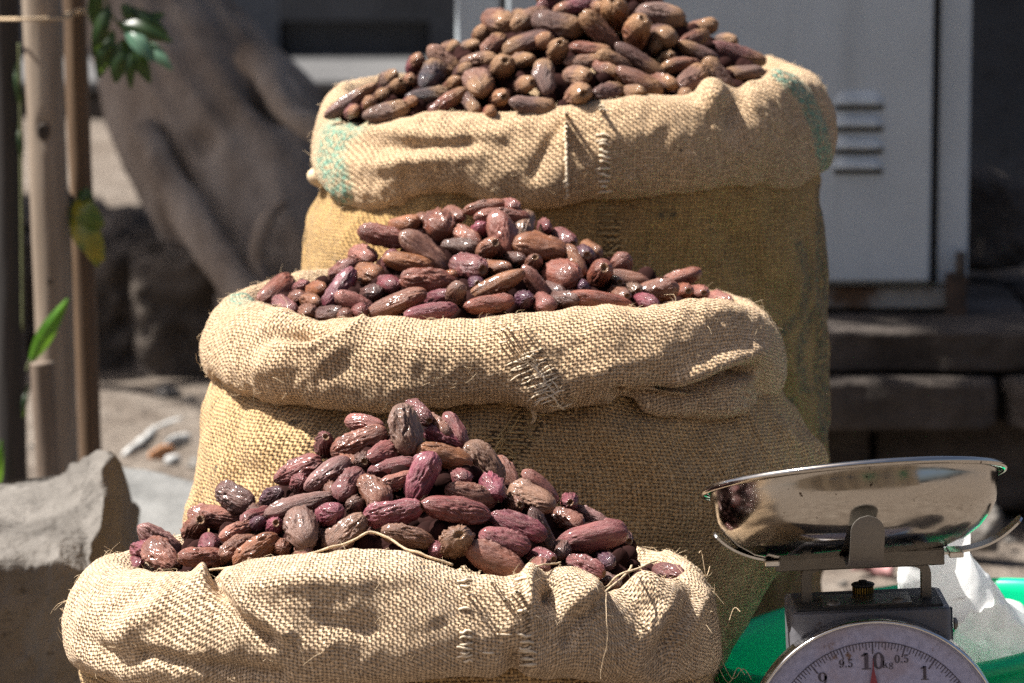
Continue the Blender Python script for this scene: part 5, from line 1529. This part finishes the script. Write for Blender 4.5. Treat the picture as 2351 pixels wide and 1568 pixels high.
    G = {'1': (.52, rect(.17, .06, .37, 1) + rect(.02, 0, .52, .06) + [[(.37, 1), (.17, 1), (.0, .84), (.03, .79), (.2, .86)]]),
         '0': (.66, ring(.31, .5, (.31, .51), (.12, .44))),
         '9': (.62, ring(.3, .67, (.29, .34), (.12, .28)) + ring(.22, .62, (.37, .62), (.22, .56), -75, 12, 14) + ring(.14, .12, (.11, .11), (.001, .001), 0, 360, 12)),
         '5': (.58, rect(.08, .86, .5, 1.0) + rect(.08, .5, .14, 1.0) + ring(.25, .31, (.27, .31), (.10, .25), -160, 130, 22) + ring(.10, .13, (.09, .09), (.001, .001), 0, 360, 12)),
         '.': (.26, ring(.1, .08, (.085, .085), (.001, .001), 0, 360, 12)),
         'k': (.66, rect(.1, .05, .24, 1.0) + rect(0, 0, .34, .06) + rect(0, .95, .2, 1.0) + [[(.22, .26), (.27, .22), (.52, .55), (.46, .58)]] + [[(.30, .40), (.46, .02), (.62, .02), (.40, .46)]] + rect(.4, 0, .66, .05) + rect(.36, .55, .62, .6)),
         'g': (.6, ring(.25, .42, (.23, .23), (.1, .18)) + ring(.26, -.04, (.26, .2), (.18, .14)) + [[(.40, .56), (.44, .52), (.58, .62), (.55, .67)]])}
    def text(s_, px, py, h, sq=1.0):
        nonlocal mb
        mb = MB()
        dx, dz = px - 2010, 1712 - py
        c0 = math.cos(R(2.5)); s0 = math.sin(R(2.5))
        X, Z = (dx * c0 + dz * s0) * k, (-dx * s0 + dz * c0) * k
        hh = h * k
        tot = sum(G[ch][0] + .08 for ch in s_) - .08
        x = -tot / 2
        for ch in s_:
            for pl in G[ch][1]: quad([(X + (x + a) * hh * sq, Z + (b_ - .5) * hh) for a, b_ in pl])
            x += G[ch][0] + .08
        mb.build('figure', ink, dial, False)
    text('10', 2002, 1513, 38, 1.15)
    text('kg', 2036, 1520, 17, 1.2)
    text('9.5', 1940, 1519, 19, 1.05)
    text('0.5', 2067, 1508, 19, 1.05)
    text('1', 2120, 1541, 32, 1.1)
    text('9', 1887, 1556, 32, 1.1)
    # needle
    mb = MB()
    zi = .003
    quad([(-.0055, -.01), (.0055, -.01), (.0062, .03), (.0050, .052), (.0008, .0735), (0, .085), (-.0008, .0735), (-.0050, .052), (-.0062, .03)])
    nv = len(mb.v)
    q = [tuple(Vector(p) + DM.to_3x3() @ Vector((0, 0, -.0008))) for p in mb.v]
    mb.add(q, [tuple(range(9))[::-1]] + [])
    mb.f += [(i, (i + 1) % 9, nv + (i + 1) % 9, nv + i) for i in range(9)]
    mb.build('needle', mat_plain('needle_red', (.22, .03, .05), .45), dial, False)
    mb = MB(); mb.lathe([(0.00001, .006), (.007, .006), (.009, .004), (.009, 0)], 24, DM); mb.build('needle_hub', chrome, dial)
    # dish: top-level, only resting on the arms
    RC = W(1958, 1094, Y0 + yy - .004)
    rim = 353 * k * 1.01
    TM_ = Matrix.Translation(RC) @ Matrix.Rotation(R(-4.85), 4, 'Y') @ Matrix.Rotation(R(-16.3), 4, 'X')
    dn = [(0.00001, -.0735), (.03, -.0735), (.062, -.0730), (.080, -.0712), (.097, -.0662), (.112, -.0572), (.123, -.0460), (.1292, -.0350), (.1322, -.0240), (.1334, -.0140), (.1342, -.006), (.1365, -.001), (.1395, -.0005), (.142, -.002), (.1430, -.0045), (.1418, -.007), (.1395, -.0075)]
    s_ = rim / .143
    outer = [(r_ * s_, h) for r_, h in dn]
    inner = [(max(.00001, r_ * s_ - .0008), h + .0008) for r_, h in dn[:12]][::-1]
    mb = MB(); mb.lathe([(a, h) for a, h in outer], 160, TM_)
    mb.lathe([(a, h) for a, h in inner], 160, TM_)
    t = NT('dish_steel')
    c = t.coord()
    n1 = t.noise(c, 55, 5, .65)
    sp_ = t.range(t.noise(c, 120, 3, .6), .68, .73)
    colr = t.mix(sp_, (.47, .44, .40), (.08, .06, .045))
    sm_ = t.bsdf(Base_Color=colr, Metallic=1.0, Roughness=t.range(t.noise(c, 16, 5, .7), .35, .7, .07, .24), Normal=t.bump(t.noise(c, 9, 3, .5), .12, .01))
    dish = mb.build('weighing_dish', sm_, None, loc=tuple(W(1955, 1272, Y0 + yy)))
    tag(dish, 'tilted mirror-bright steel weighing dish resting on the scale', 'dish')
build_scale()

# ------------------------------------------------------------------ green tub and plastic bag
def build_tub():
    Yt = 4.06
    C = W(2085, 1450, Yt)
    ra = 468 * Yt / KF
    root_z = 0.0
    M_ = Matrix.Translation((C.x, Yt, C.z)) @ Matrix.Rotation(R(-8), 4, 'Y')
    h = C.z - .025
    outer = [(0.00001, -h), (ra * .74, -h), (ra * .77, -h + .01), (ra * .955, -.03), (ra * .965, -.016), (ra * 1.0, -.014), (ra * 1.035, -.010), (ra * 1.042, -.003), (ra * 1.03, .004), (ra * 1.0, .006), (ra * .97, .002), (ra * .955, -.008), (ra * .945, -.03), (ra * .76, -h + .014), (0.00001, -h + .012)]
    mb = MB(); mb.lathe(outer, 128, M_)
    t = mat_translucent('green_plastic', (.002, .58, .29), .32, .3, .06, 4, (.01, .8, .40))
    o = mb.build('green_tub', t, None, loc=(C.x, Yt, 0))
    tag(o, 'bright green plastic tub standing behind the scale', 'tub')
    # bag
    bagm = mat_translucent('white_film', (.90, .91, .91), .25, .4, .05, 30)
    pts = [(2330, 1660, 3.98, .08), (2345, 1570, 3.97, .088), (2370, 1500, 3.97, .082), (2330, 1455, 3.94, .066), (2230, 1410, 3.88, .044), (2165, 1350, 3.84, .038), (2150, 1290, 3.82, .030), (2150, 1240, 3.81, .027), (2152, 1205, 3.81, .023)]
    P = spline([(*W(a, b, y), r_) for a, b, y, r_ in pts], 110)
    n = 120
    v = []
    for i in range(len(P)):
        for kq in range(n):
            w_ = 2 * math.pi * kq / n
            v.append((P[i, 0] + P[i, 3] * math.cos(w_), P[i, 1] + P[i, 3] * .75 * math.sin(w_), P[i, 2]))
    v = np.array(v)
    ctr = np.repeat(P[:, :3], n, 0)
    nr = v - ctr; nr[:, 2] = 0
    nr /= np.linalg.norm(nr, axis=1, keepdims=True)
    rad = np.repeat(P[:, 3], n)
    ri = lambda q, sd: 1 - 2 * np.abs(vn(q, sd))
    d = rad * (.26 * ri(v * np.array((13, 13, 7)), 7) + .11 * ri(v * np.array((26, 26, 16)), 9) + .025 * ri(v * 70, 12))
    v = v + nr * d[:, None]
    v[:, 2] += .02 * vn(v * 14, 14) + .008 * ri(v * 40, 16)
    o = mk('plastic_bag', v, grid_faces(n, len(P)), bagm, None, True, (P[0, 0], P[0, 1], P[0, 2]))
    tag(o, 'crumpled white plastic bag rising from the green tub', 'bag')
build_tub()
